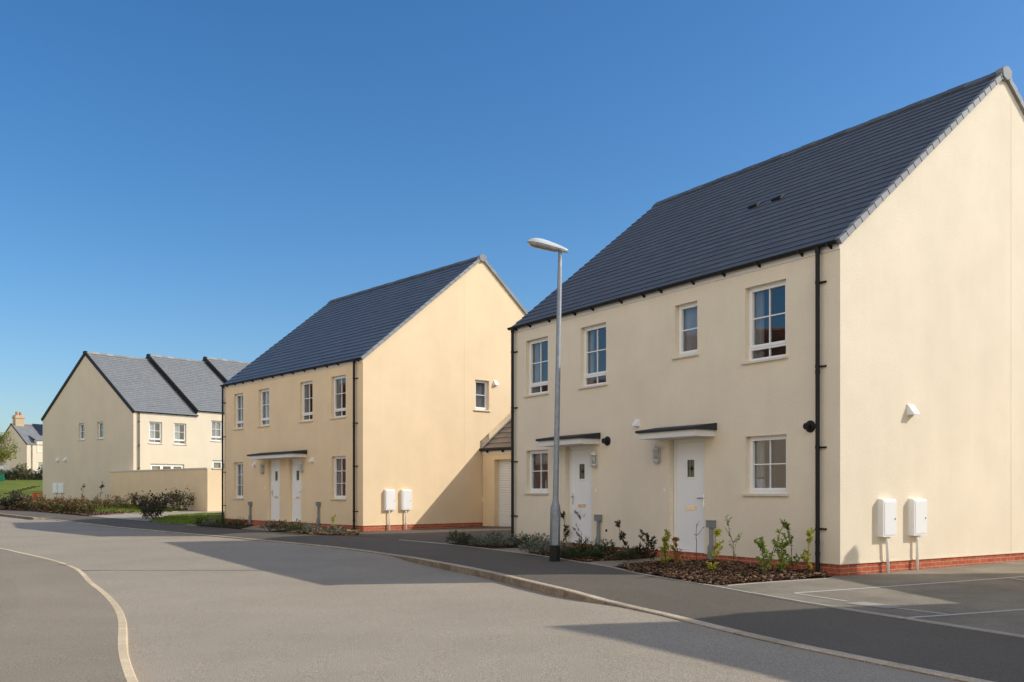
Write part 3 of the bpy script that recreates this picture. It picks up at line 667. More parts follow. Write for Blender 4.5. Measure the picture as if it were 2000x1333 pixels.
def catmull(pts, step=.25):
    out = []
    P = [pts[0]] + list(pts) + [pts[-1]]
    for i in range(1, len(P) - 2):
        p0, p1, p2, p3 = P[i - 1:i + 3]; n = max(2, int((p2 - p1).length / step))
        for k in range(n):
            t = k / n
            out.append(.5 * (2 * p1 + (p2 - p0) * t + (2 * p0 - 5 * p1 + 4 * p2 - p3) * t * t + (3 * p1 - p0 - 3 * p2 + p3) * t ** 3))
    out.append(pts[-1]); return out
def resample(pts, n):
    d = [0]
    for a, b in zip(pts, pts[1:]): d.append(d[-1] + (Vector(b[:2]) - Vector(a[:2])).length)
    out = []; j = 0
    for i in range(n):
        s = d[-1] * i / (n - 1)
        while j < len(d) - 2 and d[j + 1] < s: j += 1
        t = (s - d[j]) / max(1e-9, d[j + 1] - d[j]); out.append(Vector(pts[j]).lerp(Vector(pts[j + 1]), min(1, max(0, t))))
    return out
def kerbline(raw):                                   # (x, y, height above the road)
    return catmull([Vector((*G(x, y, h)[:2], h)) for x, y, h in raw])
def smooth(pts, n=3):
    for _ in range(n): pts = [pts[0]] + [(pts[i - 1] + pts[i] * 2 + pts[i + 1]) / 4 for i in range(1, len(pts) - 1)] + [pts[-1]]
    return pts
def kerb_mesh(name, line, side, width=.125, lean=.015, m='kerb'):
    line = resample(line, int(sum((Vector(b[:2]) - Vector(a[:2])).length for a, b in zip(line, line[1:])) / .305))
    mb = MB(); back = []
    N = []
    for i, p in enumerate(line):
        t = (Vector(line[min(i + 1, len(line) - 1)][:2]) - Vector(line[max(i - 1, 0)][:2])).normalized(); N.append(Vector((t.y, -t.x)) * side)
    for i in range(0, len(line) - 3, 3):
        rows = []
        for j in range(i, i + 4):
            p = line[j]; n = N[j]; q = Vector(p[:2])
            if j in (i, i + 3):
                t = Vector((n.y, -n.x)); q = q + t * (.004 if j == i else -.004) * (1 if (Vector(line[i + 3][:2]) - Vector(line[i][:2])).dot(t) > 0 else -1)
            h = p[2]; z = T(q.x, q.y)
            sec = [(0, -.1), (0, max(.0, h - .10)), (lean * h / .12, h - .012), (lean * h / .12 + .012, h), (width, h + .001), (width, -.1)]
            rows.append([(q.x + n.x * d, q.y + n.y * d, z + zz) for d, zz in sec])
        vs = [v for r in rows for v in r]; fs = []
        for r in range(3):
            for c in range(5): fs.append((r * 6 + c, r * 6 + c + 1, (r + 1) * 6 + c + 1, (r + 1) * 6 + c))
        fs += [tuple(range(6)), tuple(range(18, 24))]; mb.add(vs, fs)
    ko = tag(mb.build(name, m), kind='structure')
    if m == 'kerb':                                   # upstand face: its shade painted into the colour along with road dirt
        ko.data.materials.append(M['kerbshade'])
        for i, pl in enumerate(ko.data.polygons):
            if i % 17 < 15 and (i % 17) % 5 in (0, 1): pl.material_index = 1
    return [Vector((p[0] + n.x * width, p[1] + n.y * width, p[2])) for p, n in zip(line, N)]
rk = smooth(kerbline(KERB), 6)
rk_back = kerb_mesh('kerb', rk, -1)
LK = [(-700, 1018, .12), (-350, 1033, .12), (-150, 1048, .12), (0, 1070, .12), (40, 1078.5, .12), (80, 1087, .12), (104, 1092.5, .12), (130, 1100, .12), (150, 1108, .12), (164, 1114.5, .115), (172, 1124, .07), (182, 1137, .03), (203, 1151, .02), (222, 1168, .02),
      (237, 1186, .02), (246, 1203, .02), (249, 1216, .03), (250, 1240, .07), (252, 1268, .11), (258, 1290, .12), (272, 1325, .12), (300, 1375, .12), (380, 1480, .12), (640, 1750, .12), (1500, 2400, .12)]
lk = smooth(kerbline(LK), 5)
lk_back = kerb_mesh('kerb', lk, 1, .10, m='kerbl')
# carriageway between them, tucked under both kerbs
n = 150
ra = resample(rk_back, n); la = resample(lk_back, n)
road_poly = [Vector((p.x, p.y)) for p in rk_back[::3]] + [Vector((30, -40)), Vector((-14, -40))] + [Vector((p.x, p.y)) for p in reversed(lk_back[::3])]
drape('road', road_poly, .0, 'road')
# right footway: from the kerb's back edge to the garden edge
bk = smooth(catmull([G(x, y, .12) for x, y in BACK]), 2)
bk = [Vector((p.x, p.y, .12)) for p in bk]
mb = MB()
# pair samples across the footway: nearest point of the back edge for each kerb sample, kept in order
kb = resample(rk_back, 260); j0 = 0; pr = []
for p in kb:
    j = min(range(j0, min(len(bk), j0 + 60)), key=lambda j: (Vector(bk[j][:2]) - Vector(p[:2])).length); j0 = j; pr.append((p, bk[j]))
pr[-1] = (kb[-1], bk[-1])
for (p, q), (p2, q2) in zip(pr, pr[1:]):
    m1 = p.lerp(q, .35); m2 = p2.lerp(q2, .35)
    zz = lambda v, h: (v.x, v.y, T(v.x, v.y) + h)
    f = lambda h: min(.12, h + .06)
    mb.quad(zz(p, p.z), zz(p2, p2.z), zz(m2, f(p2.z)), zz(m1, f(p.z)))
    if (q - q2).length > 1e-4: mb.quad(zz(m1, f(p.z)), zz(m2, f(p2.z)), zz(q2, .12), zz(q, .12))
    else: mb.add([zz(m1, f(p.z)), zz(m2, f(p2.z)), zz(q, .12)], [(0, 1, 2)])
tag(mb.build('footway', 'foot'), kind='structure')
# left footway
mb = MB()
for p, p2 in zip(lk_back, lk_back[1:]):
    for v0, v1, h0_, h1_ in ((0, 1.2, None, .12), (1.2, 16, .12, .14)):
        i = lk_back.index(p); 
        t = (Vector(p2[:2]) - Vector(p[:2])).normalized(); nn = Vector((-1, -.15)).normalized()
        A_ = [Vector(p[:2]) + nn * v0, Vector(p2[:2]) + nn * v0, Vector(p2[:2]) + nn * v1, Vector(p[:2]) + nn * v1]
        hh = [p.z if h0_ is None else h0_, p2.z if h0_ is None else h0_, h1_, h1_]
        mb.quad(*[(a.x, a.y, T(a.x, a.y) + h) for a, h in zip(A_, hh)])
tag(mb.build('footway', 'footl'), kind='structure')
# garden subsoil under every bed, path and bay
drape('garden_ground', [(p.x, p.y) for p in bk[::6] if p.y < 49.5] + [(60, -20), (60, 75), (-10, 75), (-25.5, 56)], .108, 'soil')
drape('parking_asphalt', [(q.x, q.y) for q in px([(1373, 1141), (1419, 1144.5), (1470, 1140), (1555, 1134), (1614, 1130.5)], .12)] + [loc1(.1)[:], loc1(0, -9.5)[:], (24, 24), (30, 0)] +
      [(q.x, q.y) for q in px([(2600, 1345), (2000, 1245), (1762, 1208), (1532, 1171), (1470, 1160)], .12)], .124, 'park')
def edging(name, pts, off, w=.06, h=.03, m='edging'):
    line = smooth(catmull([G(x, y, off) for x, y in pts], .3), 1); mb = MB()
    rows = []
    for i, p in enumerate(line):
        t = (line[min(i + 1, len(line) - 1)] - line[max(i - 1, 0)]); t.z = 0; t.normalize(); n = Vector((t.y, -t.x, 0)) * w / 2
        z = T(p.x, p.y) + off + h
        rows.append([(p.x + n.x, p.y + n.y, z - .1), (p.x + n.x, p.y + n.y, z), (p.x - n.x, p.y - n.y, z), (p.x - n.x, p.y - n.y, z - .1)])
    for a, b in zip(rows, rows[1:]):
        for c in range(3): mb.quad(a[c], a[c + 1], b[c + 1], b[c])
    return tag(mb.build(name, m), kind='structure')
edging('edging_strip', BACK[14:25], .12, .05, .012); edging('edging_strip', BACK[24:], .12, .055, .016)
edging('edging_strip', [(1419, 1145), (1470, 1140.5), (1555, 1134.5), (1614, 1131)], .12, .05, .012)
# painted bay lines
def pline(p, q, off=.128, w=.075):
    a, b = G(*p, off), G(*q, off); d = Vector((b.x - a.x, b.y - a.y)).normalized(); n = Vector((d.y, -d.x)) * w / 2
    drape('parking_line', [(a.x + n.x, a.y + n.y), (b.x + n.x, b.y + n.y), (b.x - n.x, b.y - n.y), (a.x - n.x, a.y - n.y)], off, 'line')
pline((1552, 1158.5), (2300, 1106)); pline((1552, 1159), (1655, 1174.5), w=.06); pline((1745, 1187), (1856, 1200.5), w=.06); pline((1755, 1208), (2300, 1168)); pline((1974, 1129.5), (2200, 1166), .132, .06)
cov = px([(1648, 1178.5), (1688, 1176), (1762, 1185.5), (1735, 1189.5)], .13)
mb = MB()
for k in range(14):
    t0, t1 = k / 14 + .006, (k + 1) / 14 - .012
    f = lambda a, b, t: a.lerp(b, t)
    p = [f(cov[0], cov[3], t0), f(cov[1], cov[2], t0), f(cov[1], cov[2], t1), f(cov[0], cov[3], t1)]
    mb.quad(*[(v.x, v.y, T(v.x, v.y) + .1325) for v in p])
tag(mb.build('drain_cover', 'edging'), 'pale ribbed cover set in the parking bay near the white lines', 'drain cover')
# driveway of block paving in front of the garage
M['block'] = brick_mat('block_paving', (.155, .125, .095), (.12, .10, .08), (.05, .042, .034), .2, .1, .008, bump=.3)
gfr = lambda s: (gx.x + .02 - a2[0] * s, gx.y - a2[1] * s)
c2 = lambda p: (C2[0] + a2[1] * p, C2[1] - a2[0] * p)
drape('driveway', [(q.x, q.y) for q in px([(640, 1045), (700, 1048.5), (780, 1055), (870, 1063), (905, 1058), (1003, 1052)], .12)] + [loc1(9.65, -3)[:], gfr(3.4), gfr(0), c2(4.7), c2(0)], .124, 'block')
# beds, paths, lawns round the houses
def bed(name, pts, off, m, extra=()): return drape(name, [(q.x, q.y) for q in px(pts, .12)] + [tuple(e)[:2] for e in extra], off, m)
BED1 = [(1200, 1108.5), (1240, 1119), (1300, 1130), (1373, 1142), (1419, 1144), (1470, 1140), (1555, 1134), (1612, 1131)]
b1 = [(q.x, q.y) for q in px(BED1, .12)] + [loc1(.25)[:], loc1(3.05)[:]] + [(q.x, q.y) for q in px([(1330, 1100), (1262, 1103)], .12)]
drape('bark_bed', b1, .135, 'soil')
BED2 = [(1030, 1082), (1072, 1088), (1140, 1099.5), (1180, 1097.5), (1255, 1093)]
b2 = [(q.x, q.y) for q in px(BED2, .12)] + [loc1(4.4)[:], loc1(6.55)[:]]
drape('soil_bed', b2, .135, 'soil')
BED3 = [(885, 1065), (940, 1071), (965, 1073), (1045, 1071)]
b3 = [(q.x, q.y) for q in px(BED3, .12)] + [loc1(7.5)[:], loc1(9.6)[:]] + [(q.x, q.y) for q in px([(1000, 1056), (900, 1060)], .12)]
drape('soil_bed', b3, .135, 'soil')
bed('paved_path', [(1140, 1100), (1195, 1108), (1262, 1103.5), (1330, 1100.5)], .13, 'slab', [loc1(3.05), loc1(4.4)] + px([(1255, 1092.5), (1180, 1097)], .12))
bed('paved_path', [(955, 1073), (1030, 1082), (1070, 1075)], .13, 'slab', [loc1(6.55), loc1(7.5)] + px([(1030, 1070.5)], .12))
loc2 = lambda s: (C2[0] + a2[0] * s, C2[1] + a2[1] * s)
bed('soil_bed', [(385, 1027.5), (470, 1034)], .135, 'soil', [loc2(7.4), loc2(10.3)] + px([(380, 1025)], .12))
bed('paved_path', [(470, 1034.2), (525, 1038.6)], .13, 'slab', [loc2(3.9), loc2(7.4)])
bed('gravel_bed', [(525, 1038.4), (590, 1042.6), (640, 1045.2), (700, 1046.5)], .135, 'soil', [loc2(.2), loc2(3.9)])
bed('lawn', [(290, 1019), (300, 1020.3), (380, 1026.5)], .132, 'lawn', [loc2(10.1)] + px([(434, 1006), (400, 1003), (330, 1008)], .12))
bed('pale_path', [(172, 1008.4), (230, 1014), (296, 1019.6), (330, 1008), (400, 1003), (500, 999), (500, 991), (420, 993), (330, 1001), (265, 1003)], .128, 'palepath')
bed('lawn', [(80, 1000), (172, 1008), (265, 1002.6), (330, 1000.5), (420, 992.5), (500, 990)], .124, 'lawn', [(-8, 56), (-18, 60), (-27, 62), (-34, 60)])
edging('edging_strip', [(170, 1008), (220, 1005.3), (265, 1003), (330, 1001), (420, 993)], .12, .12, .03, 'palepath')
edging('edging_strip', [(300, 1020), (345, 1024), (385, 1027)], .12, .06, .015)

# ------------------------------------------------------------------ loose ground cover
def inside(p, poly):
    c = False; n = len(poly)
    for i in range(n):
        a, b = poly[i], poly[i - 1]
        if (a[1] > p[1]) != (b[1] > p[1]) and p[0] < (b[0] - a[0]) * (p[1] - a[1]) / (b[1] - a[1]) + a[0]: c = not c
    return c
def scatter(poly, n, r):
    xs = [p[0] for p in poly]; ys = [p[1] for p in poly]; out = []
    while len(out) < n:
        p = (r.uniform(min(xs), max(xs)), r.uniform(min(ys), max(ys)))
        if inside(p, poly): out.append(p)
    return out
def chips(name, poly, n, m, off, size, label, r=random.Random(3)):
    mb = MB()
    for x, y in scatter(poly, n, r):
        l = r.uniform(.6, 1.5) * size; w = l * r.uniform(.3, .55); a = r.uniform(0, 6.3)
        d = Vector((math.cos(a), math.sin(a), r.uniform(-.35, .5))).normalized(); u = Vector((r.uniform(-.5, .5), r.uniform(-.5, .5), 1)).normalized()
        s = d.cross(u).normalized(); z = T(x, y) + off + .03 * math.sin(x * 9) * math.cos(y * 8) + r.uniform(-.01, .025)
        p = Vector((x, y, z)); k = u * .006
        c = [p - d * l / 2 - s * w * .4, p - d * l * .1 - s * w / 2, p + d * l / 2 - s * w * .25, p + d * l * .45 + s * w * .4, p - d * l * .4 + s * w / 2]
        mb.add([v + k for v in c] + [v - k for v in c], [(0, 1, 2, 3, 4)] + [(i, (i + 1) % 5, 5 + (i + 1) % 5, 5 + i) for i in range(5)])
    return tag(mb.build(name, m, normals=False), label, None, None, 'stuff')
chips('bark_mulch', b1, 10000, 'chip', .155, .046, 'loose brown bark chips heaped over the front bed')
chips('bark_mulch', b2, 1500, 'chip', .14, .055, 'dark bark chips on the bed between the two front doors')
gpoly = [(q.x, q.y) for q in px([(560, 1041), (600, 1043.5), (645, 1045.8), (700, 1047)], .12)] + [loc2(.2), loc2(2.6)]
chips('dry_leaf_litter', gpoly, 1500, 'straw', .15, .09, 'pale dry litter spilling at the corner of the buff house')
def blades(name, poly, n, label, h=.06, off=.13, m='blade'):
    r = random.Random(11); mb = MB()
    for x, y in scatter(poly, n, r):
        a = r.uniform(0, 6.3); hh = h * r.uniform(.5, 1.4); w = .012 + h * .12
        z = T(x, y) + off; dx, dy = math.cos(a) * w, math.sin(a) * w; lx, ly = r.uniform(-.5, .5) * hh, r.uniform(-.5, .5) * hh
        mb.add([(x - dx, y - dy, z), (x + dx, y + dy, z), (x + lx, y + ly, z + hh)], [(0, 1, 2)])
    return tag(mb.build(name, m, normals=False), label, None, None, 'stuff')
lawnA = [(q.x, q.y) for q in px([(290, 1019), (300, 1020.3), (380, 1026.5)], .12)] + [loc2(10.1)] + [(q.x, q.y) for q in px([(434, 1006), (400, 1003), (330, 1008)], .12)]
blades('grass', lawnA, 6000, 'short lawn grass at the end of the buff house')
rb_ = [(q.x, q.y) for q in px([(0, 996.7), (40, 997.2), (80, 1000.2), (172, 1008.4), (255, 1003.4), (262, 1000.5), (205, 1002), (150, 996.5), (80, 991), (0, 989)], .12)]
drape('rose_bed', rb_, .138, 'soil')
chips('bark_mulch', rb_, 2600, 'chip', .15, .10, 'brown bark chips under the rose bushes before the terrace')
lawnB = [(q.x, q.y) for q in px([(150, 996.3), (205, 1002), (262, 1000.5), (330, 999.5), (420, 992)], .12)] + [(-15, 52), (-22, 53.6), (-28, 57)]
blades('grass', lawnB, 14000, 'sunlit lawn grass in front of the terrace', .08)

# ------------------------------------------------------------------ plants
def rv(r, s=1): return Vector((r.uniform(-1, 1), r.uniform(-1, 1), r.uniform(-1, 1))) * s
def sapling(label, base, H, lean, leafm, nleaf, spread, r, lf=.055, bare=0.0, branches=6, group='young shrubs in the front beds', low=.15):
    """thin stem with side shoots; leaves sit on the shoots"""
    e = empty('sapling', label, 'young shrub', base, 0, group)
    st = MB(); lv = MB(); shoots = []
    main = [Vector((0, 0, -.05))]; n = 7
    for i in range(1, n + 1):
        t = i / n; main.append(Vector((lean[0] * t ** 1.3 + r.uniform(-1, 1) * .018, lean[1] * t ** 1.3 + r.uniform(-1, 1) * .018, H * t)))
    st.tube(main, [.009 * (1 - .75 * i / n) for i in range(n + 1)], 5)
    shoots.append((main, .35 if bare < .5 else .7))
    for b in range(branches):
        i = r.randint(1 + int(low * n), n - 1); p = main[i]; a = r.uniform(0, 6.3); L = spread * r.uniform(.5, 1.1) * (1 - .4 * i / n)
        path = [p]
        for k in range(1, 4): t = k / 3; path.append(p + Vector((math.cos(a) * L * t, math.sin(a) * L * t, L * (.55 * t + .55 * t * t))) + rv(r, .012))
        st.tube(path, [.005, .004, .003, .0015], 4); shoots.append((path, .2))
    for _ in range(nleaf):
        path, lo_ = r.choice(shoots); t = lo_ + (1 - lo_) * r.random(); k = t * (len(path) - 1); i = min(int(k), len(path) - 2)
        p = path[i].lerp(path[i + 1], k - i); d = (path[i + 1] - path[i]).normalized() * .5 + rv(r, .9) + Vector((0, 0, .15)); l = lf * r.uniform(.6, 1.35)
        lv.leaf(p, d, rv(r) + Vector((0, 0, .8)), l, l * .52)
    st.build('stem', 'bark', e, normals=False); lv.build('leaves', leafm, e, normals=False)
    return e
r = random.Random(21)
def place(bx, by, tx, ty, off=.14):
    b = G(bx, by, off); H = (by - ty) / F * b.y; return (b.x, b.y, b.z), H, ((tx - bx) / F * b.y, 0)
SAP = [  # base px, top px, leaf, count, spread, bare, branches, label
    ((1101, 1068), (1103, 1003), 'lf_dk', 90, .16, 0, 6, 'thin bronze leaved sapling just right of the lamp post'),
    ((1136, 1070), (1142, 1008), 'lf_dk', 150, .30, 0, 9, 'spreading bronze shrub in front of the left white door'),
    ((1229, 1103), (1205, 1019), 'lf_dk', 110, .15, 0, 6, 'dark sapling leaning left beside the expansion joint'),
    ((1271, 1101), (1262, 1040), 'lf_dk', 130, .22, 0, 8, 'bushy dark sapling left of the right white door'),
    ((1297, 1112), (1303, 1036), 'lf_yel', 150, .12, 0, 7, 'yellow leaved sapling at the left jamb of the right white door'),
    ((1324, 1117), (1318, 1050), 'lf_org', 80, .12, 0, 6, 'orange tinted sapling in front of the right white door'),
    ((1358, 1121), (1363, 1017), 'lf_yel', 8, .16, 1, 4, 'bare twig with three yellow leaves against the right white door'),
    ((1394, 1126), (1397, 1035), 'lf_yel', 110, .14, 0, 7, 'yellow green sapling in front of the grey riser pipe'),
    ((1440, 1128), (1418, 1009), 'lf_grn', 34, .24, .6, 9, 'tall nearly bare sapling right of the grey riser pipe'),
    ((1493, 1128), (1488, 1050), 'lf_grn', 170, .17, 0, 8, 'leafy green sapling, leftmost of the clump under the ground floor window'),
    ((1523, 1125), (1530, 1052), 'lf_grn', 170, .17, 0, 8, 'leafy green sapling in the middle of the clump under the window'),
    ((1549, 1121), (1537, 1020), 'lf_grn', 130, .20, 0, 8, 'tall green sapling on one clear stem under the window edge'),
    ((1576, 1124), (1584, 1032), 'lf_yel', 130, .08, 0, 6, 'narrow yellow green sapling beside the black downpipe'),
]
for b, t, m, n, sp, bare, br, lab in SAP:
    loc, H, lean = place(*b, *t); sapling(lab, loc, H, lean, m, int(n * (3.0 if n > 50 else 1.3)), sp, r, lf=.050, bare=bare, branches=br + (4 if bare < .5 else 0), low=0)
loc, H, lean = place(1498, 1126, 1530, 1028); sapling('long arching green shoot crossing the clump under the ground floor window', loc, H, (lean[0], 0), 'lf_grn', 45, .12, r, bare=.6, branches=5, low=.4)

def low_shrub(base, w, h, m, r, n=170, lf=.11, name='low_shrub', group=None, label=None, cat='shrub', upright=.6):
    e = empty(name, label, cat, base, r.uniform(0, 6.3), group); lv = MB(); st = MB()
    for k in range(9):
        a = k * .7 + r.random(); st.tube([(0, 0, -.04), (math.cos(a) * w * .2, math.sin(a) * w * .2, h * .4), (math.cos(a) * w * .4, math.sin(a) * w * .4, h * .7)], [.006, .005, .003], 4)
    for _ in range(n):
        a = r.uniform(0, 6.3); rr = math.sqrt(r.random()); ht = h * (1 - rr * rr * .75) * r.uniform(.25, 1)
        p = Vector((math.cos(a) * rr * w * .42, math.sin(a) * rr * w * .42, ht * .8))
        d = Vector((math.cos(a) * (.35 + rr), math.sin(a) * (.35 + rr), upright)) + rv(r, .5); l = lf * r.uniform(.6, 1.3)
        lv.leaf(p, d, Vector((0, 0, 1)) + rv(r, .5), l, l * .28)
    st.build('stems', 'bark', e, normals=False); lv.build('leaves', m, e, normals=False); return e
r = random.Random(5)
LS = [((893, 1062), .62, .36, 'lf_shr', 'rounded dark green low shrub at the driveway end of the bed'), ((915, 1064), .52, .30, 'lf_shr', 'second dark green low shrub in from the driveway'),
      ((938, 1067), .5, .30, 'lf_sil', None), ((957, 1069), .55, .34, 'lf_sil', None), ((978, 1069), .6, .36, 'lf_sil', None), ((965, 1061), .5, .3, 'lf_shr', 'dark green low shrub behind the silver ones near the black downpipe'),
      ((992, 1066), .5, .3, 'lf_sil', None), ((1015, 1066), .55, .36, 'lf_sil', None), ((1036, 1069), .55, .36, 'lf_shr', 'dark green low shrub between silver ones left of the lamp post'), ((1056, 1071), .55, .42, 'lf_sil', None),
      ((1038, 1080), .55, .36, 'lf_sil', None), ((1060, 1084), .5, .34, 'lf_sil', None), ((1100, 1082), .5, .34, 'lf_sil', None),
      ((1140, 1084), .55, .42, 'lf_shr', 'dark green low shrub below the left white door'), ((1180, 1084), .6, .36, 'lf_shr', 'broad dark green low shrub at the foot of the grey riser pipe'), ((1162, 1092), .4, .2, 'lf_shr', 'small green tuft at the front of the bed by the paved path'),
      ((1118, 1092), .4, .2, 'lf_shr', 'small green tuft at the bed edge right of the lamp post'), ((1225, 1094), .45, .25, 'lf_shr', 'grassy dark tuft under the leaning dark sapling'), ((1250, 1090), .4, .28, 'lf_dk', 'bronze tuft against the brick plinth')]
for p, w, h, m, lab in LS:
    low_shrub(G(*p, .14), w, h, m, r, group='low shrubs in the front beds', label=lab or 'silver green low shrub in the bed around the lamp post', n=230 if m == 'lf_sil' else 260, lf=.10)
for i, (x, y, m) in enumerate(((395, 1028, 'lf_shr'), (414, 1028.5, 'lf_sil'), (434, 1030, 'lf_shr'), (455, 1030.5, 'lf_shr'), (470, 1031, 'lf_shr'), (527, 1037, 'lf_sil'), (545, 1037.5, 'lf_shr'), (560, 1039, 'lf_shr'), (578, 1040, 'lf_shr'), (592, 1041, 'lf_shr'), (612, 1042, 'lf_sil'), (655, 1043.5, 'lf_sil'))):
    low_shrub(G(x, y, .14), .62, .42 if i != 11 else .3, m, r, n=140, lf=.12, group='low shrubs along the buff house', label='low shrub at the foot of the buff house wall')
loc, H, lean = place(650, 1043, 652, 1022); sapling('small yellow green sapling near the right corner of the buff house', loc, .5, (.02, 0), 'lf_yel', 70, .15, r, lf=.075, branches=6)

def rose(base, h, w, r, m='lf_rose', fl='petal', nf=7, n=110, label=None, group='rose bushes before the terrace', name='rose_bush', lf=.10):
    e = empty(name, label, 'rose bush' if name == 'rose_bush' else 'shrub', base, 0, group); st = MB(); lv = MB(); ft = MB(); tips = []
    for k in range(7):
        a = r.uniform(0, 6.3); q = w * r.uniform(.2, .6); tip = Vector((math.cos(a) * q, math.sin(a) * q, h * r.uniform(.7, 1.1)))
        st.tube([(0, 0, -.04), tip * .5 + Vector((0, 0, h * .1)), tip], [.010, .007, .004], 4); tips.append(tip)
    for _ in range(n):
        tp = r.choice(tips); t = r.uniform(.2, 1.0); p = tp * t + Vector((0, 0, h * .1 * math.sin(t * 3))) + rv(r, w * .16); l = lf * r.uniform(.6, 1.4)
        if p.z < .03: p.z = .03
        lv.leaf(p, rv(r) + Vector((0, 0, .2)), rv(r) + Vector((0, 0, 1)), l, l * .6)
    for k in range(nf):
        tp = r.choice(tips) + rv(r, w * .22); s = r.uniform(.02, .04)
        ft.lathe([(s * .3, -s * .7), (s, -s * .1), (s * .95, s * .4), (s * .4, s * .55)], tuple(tp), 6)
    st.build('stems', 'bark', e, normals=False); lv.build('leaves', m, e, normals=False)
    if nf: ft.build('flowers', fl, e, normals=False)
    return e
r = random.Random(9)
cnt = 0
for i in range(46):                                          # bed along the footway in front of the gable
    t = i / 45; row = i % 3
    x = 42 + t * 140 + r.uniform(-3, 3); y = 996.5 + t * 9 - row * 3.2 + r.uniform(-.6, .6)
    p = G(x, y, .12); rose(p, r.uniform(.35, .65), .55, r, nf=0 if i == 24 else 7, n=130, label='red flowered rose bush in the bed before the shaded gable')
for i in range(20):                                           # looser roses along the garden wall
    t = i / 19; x = 186 + t * 110 + r.uniform(-4, 4); y = 997 - t * 6 + r.uniform(-4, 3)
    rose(G(x, y, .12), r.uniform(.4, .8), .5, r, nf=4, n=50, m='lf_rose', label='sparse rose bush on the lawn below the garden wall')
for i, (x, y, h) in enumerate(((12, 995, .6), (22, 995.5, .8), (33, 996, .7), (42, 996, .75), (50, 996.5, .6))):
    rose(G(x, y, .12), h, .8, r, m='lf_purp', nf=0, n=190, name='dark_shrub', label='dark purple leaved shrub at the left end of the rose bed', group='dark shrubs at the end of the rose bed', lf=.13)
rose(G(301, 1016, .12), 1.0, 1.5, r, m='lf_purp', nf=0, n=900, name='dark_shrub', label='large dark twiggy shrub at the mouth of the pale path', group=None, lf=.10)
rose(G(284, 1014, .12), .75, .9, r, m='lf_purp', nf=3, n=350, name='dark_shrub', label='smaller dark shrub just left of the large one at the path mouth', group=None, lf=.09)
for i, (x, y, h, m, nf) in enumerate(((318, 1003, .95, 'lf_purp', 3), (334, 1001, .95, 'lf_purp', 4), (350, 999, .95, 'lf_rose', 6), (364, 998, .9, 'lf_rose', 7), (378, 997, 1.05, 'lf_rose', 6), (392, 996, 1.15, 'lf_red', 4), (405, 995.5, 1.0, 'lf_red', 6), (418, 996, .95, 'lf_red', 6), (429, 995, .95, 'lf_red', 3), (440, 994, 1.0, 'lf_red', 3))):
    rose(G(x, y, .12), h, .95, r, m=m, nf=nf, n=260, name='mixed_shrub', label=('brown leaved' if m == 'lf_purp' else 'green and red leaved' if m == 'lf_rose' else 'red tipped') + ' shrub in the row below the garden wall', group='shrubs along the pale path', lf=.10)
for x, y, h, lab in ((160, 984, 1.1, 'thin bare shoot against the shaded gable wall'), (196, 985, 1.3, 'bent bare shoot at the left end of the garden wall'), (247, 985, 1.0, 'small dark leafed shoot against the garden wall'), (281, 987, 1.3, 'upright dark leafed shoot against the garden wall')):
    p = G(x, y, .12); sapling(lab, tuple(p), h, (.1, 0), 'lf_purp', 40, .3, r, lf=.12, branches=5, group='shoots before the garden wall')

# ------------------------------------------------------------------ far left: hedge, tree, fence, steps, cabinet, barrier
def clump(mb, c, rad, n, lf, r, flat=.8):
    for _ in range(n):
        d = rv(r); d.normalize(); p = Vector(c) + Vector((d.x * rad[0], d.y * rad[1], d.z * rad[2])) * (r.random() ** .4)
        l = lf * r.uniform(.6, 1.4); mb.leaf(p, rv(r) + d * .4, rv(r) + Vector((0, 0, .6)), l, l * .65)
r = random.Random(33)
tb = Vector((-44.3, 83.0, 0)); tb.z = T(tb.x, tb.y)
tr = empty('tree', 'broad olive green tree at the left edge, in front of the distant house', 'tree', tb)
tk = MB(); lv = MB(); tk.tube([(0, 0, -.3), (.05, 0, 1.2), (.0, .1, 2.6), (.1, 0, 4.2)], [.14, .11, .08, .03], 8)
for k in range(9):
    a = k * .75; z = 1.2 + k * .25; q = 1.5 + r.random() * .6
    tip = Vector((math.cos(a) * q, math.sin(a) * q, z + 1.0 + r.random())); tk.tube([(0, 0, z), tip * .5 + Vector((0, 0, z * .5)), tip], [.05, .03, .012], 5)
    clump(lv, tip, (.95, .95, .7), 190, .19, r); clump(lv, tip * .6 + Vector((0, 0, z * .5)), (.6, .6, .5), 120, .2, r)
for c in ((0, 0, 4.6), (.6, .3, 4.1), (-.9, .2, 4.2), (1.3, 0, 2.6), (-1.5, 0, 2.3)): clump(lv, c, (.9, .9, .6), 190, .19, r)
tk.build('trunk', 'trunk', tr, normals=False); lv.build('crown', 'lf_tree', tr, normals=False)
tr.location.x = -46.0; tr.scale = (.8, .8, .86)
# hedge
hb = Vector((-48.0, 88.0, 0)); hb.z = T(hb.x, hb.y)
he_ = empty('hedge', 'ragged mixed hedge of brown and green shrubs at the top of the grass slope', 'hedge', hb)
lv = MB(); tk = MB()
for k in range(34):
    x = -6 + k * .5; hh = 1.0 + .45 * math.sin(k * 1.3) + r.uniform(-.2, .25)
    tk.tube([(x, 0, -.1), (x + r.uniform(-.2, .2), r.uniform(-.2, .2), hh)], [.03, .01], 4)
    clump(lv, (x, r.uniform(-.3, .3), hh * .5), (.55, .55, hh * .6), 260, .19, r)
tk.build('stems', 'trunk', he_, normals=False); lv.build('leaves', 'lf_hedge', he_, normals=False)
p = Vector((-44.6, 88, 0)); p.z = T(p.x, p.y)
db = empty('dark_shrub', 'dark evergreen shrub beside the corner of the end terrace', 'shrub', (-41.6, 88.5, T(-41.6, 88.5))); lv = MB(); tk = MB()
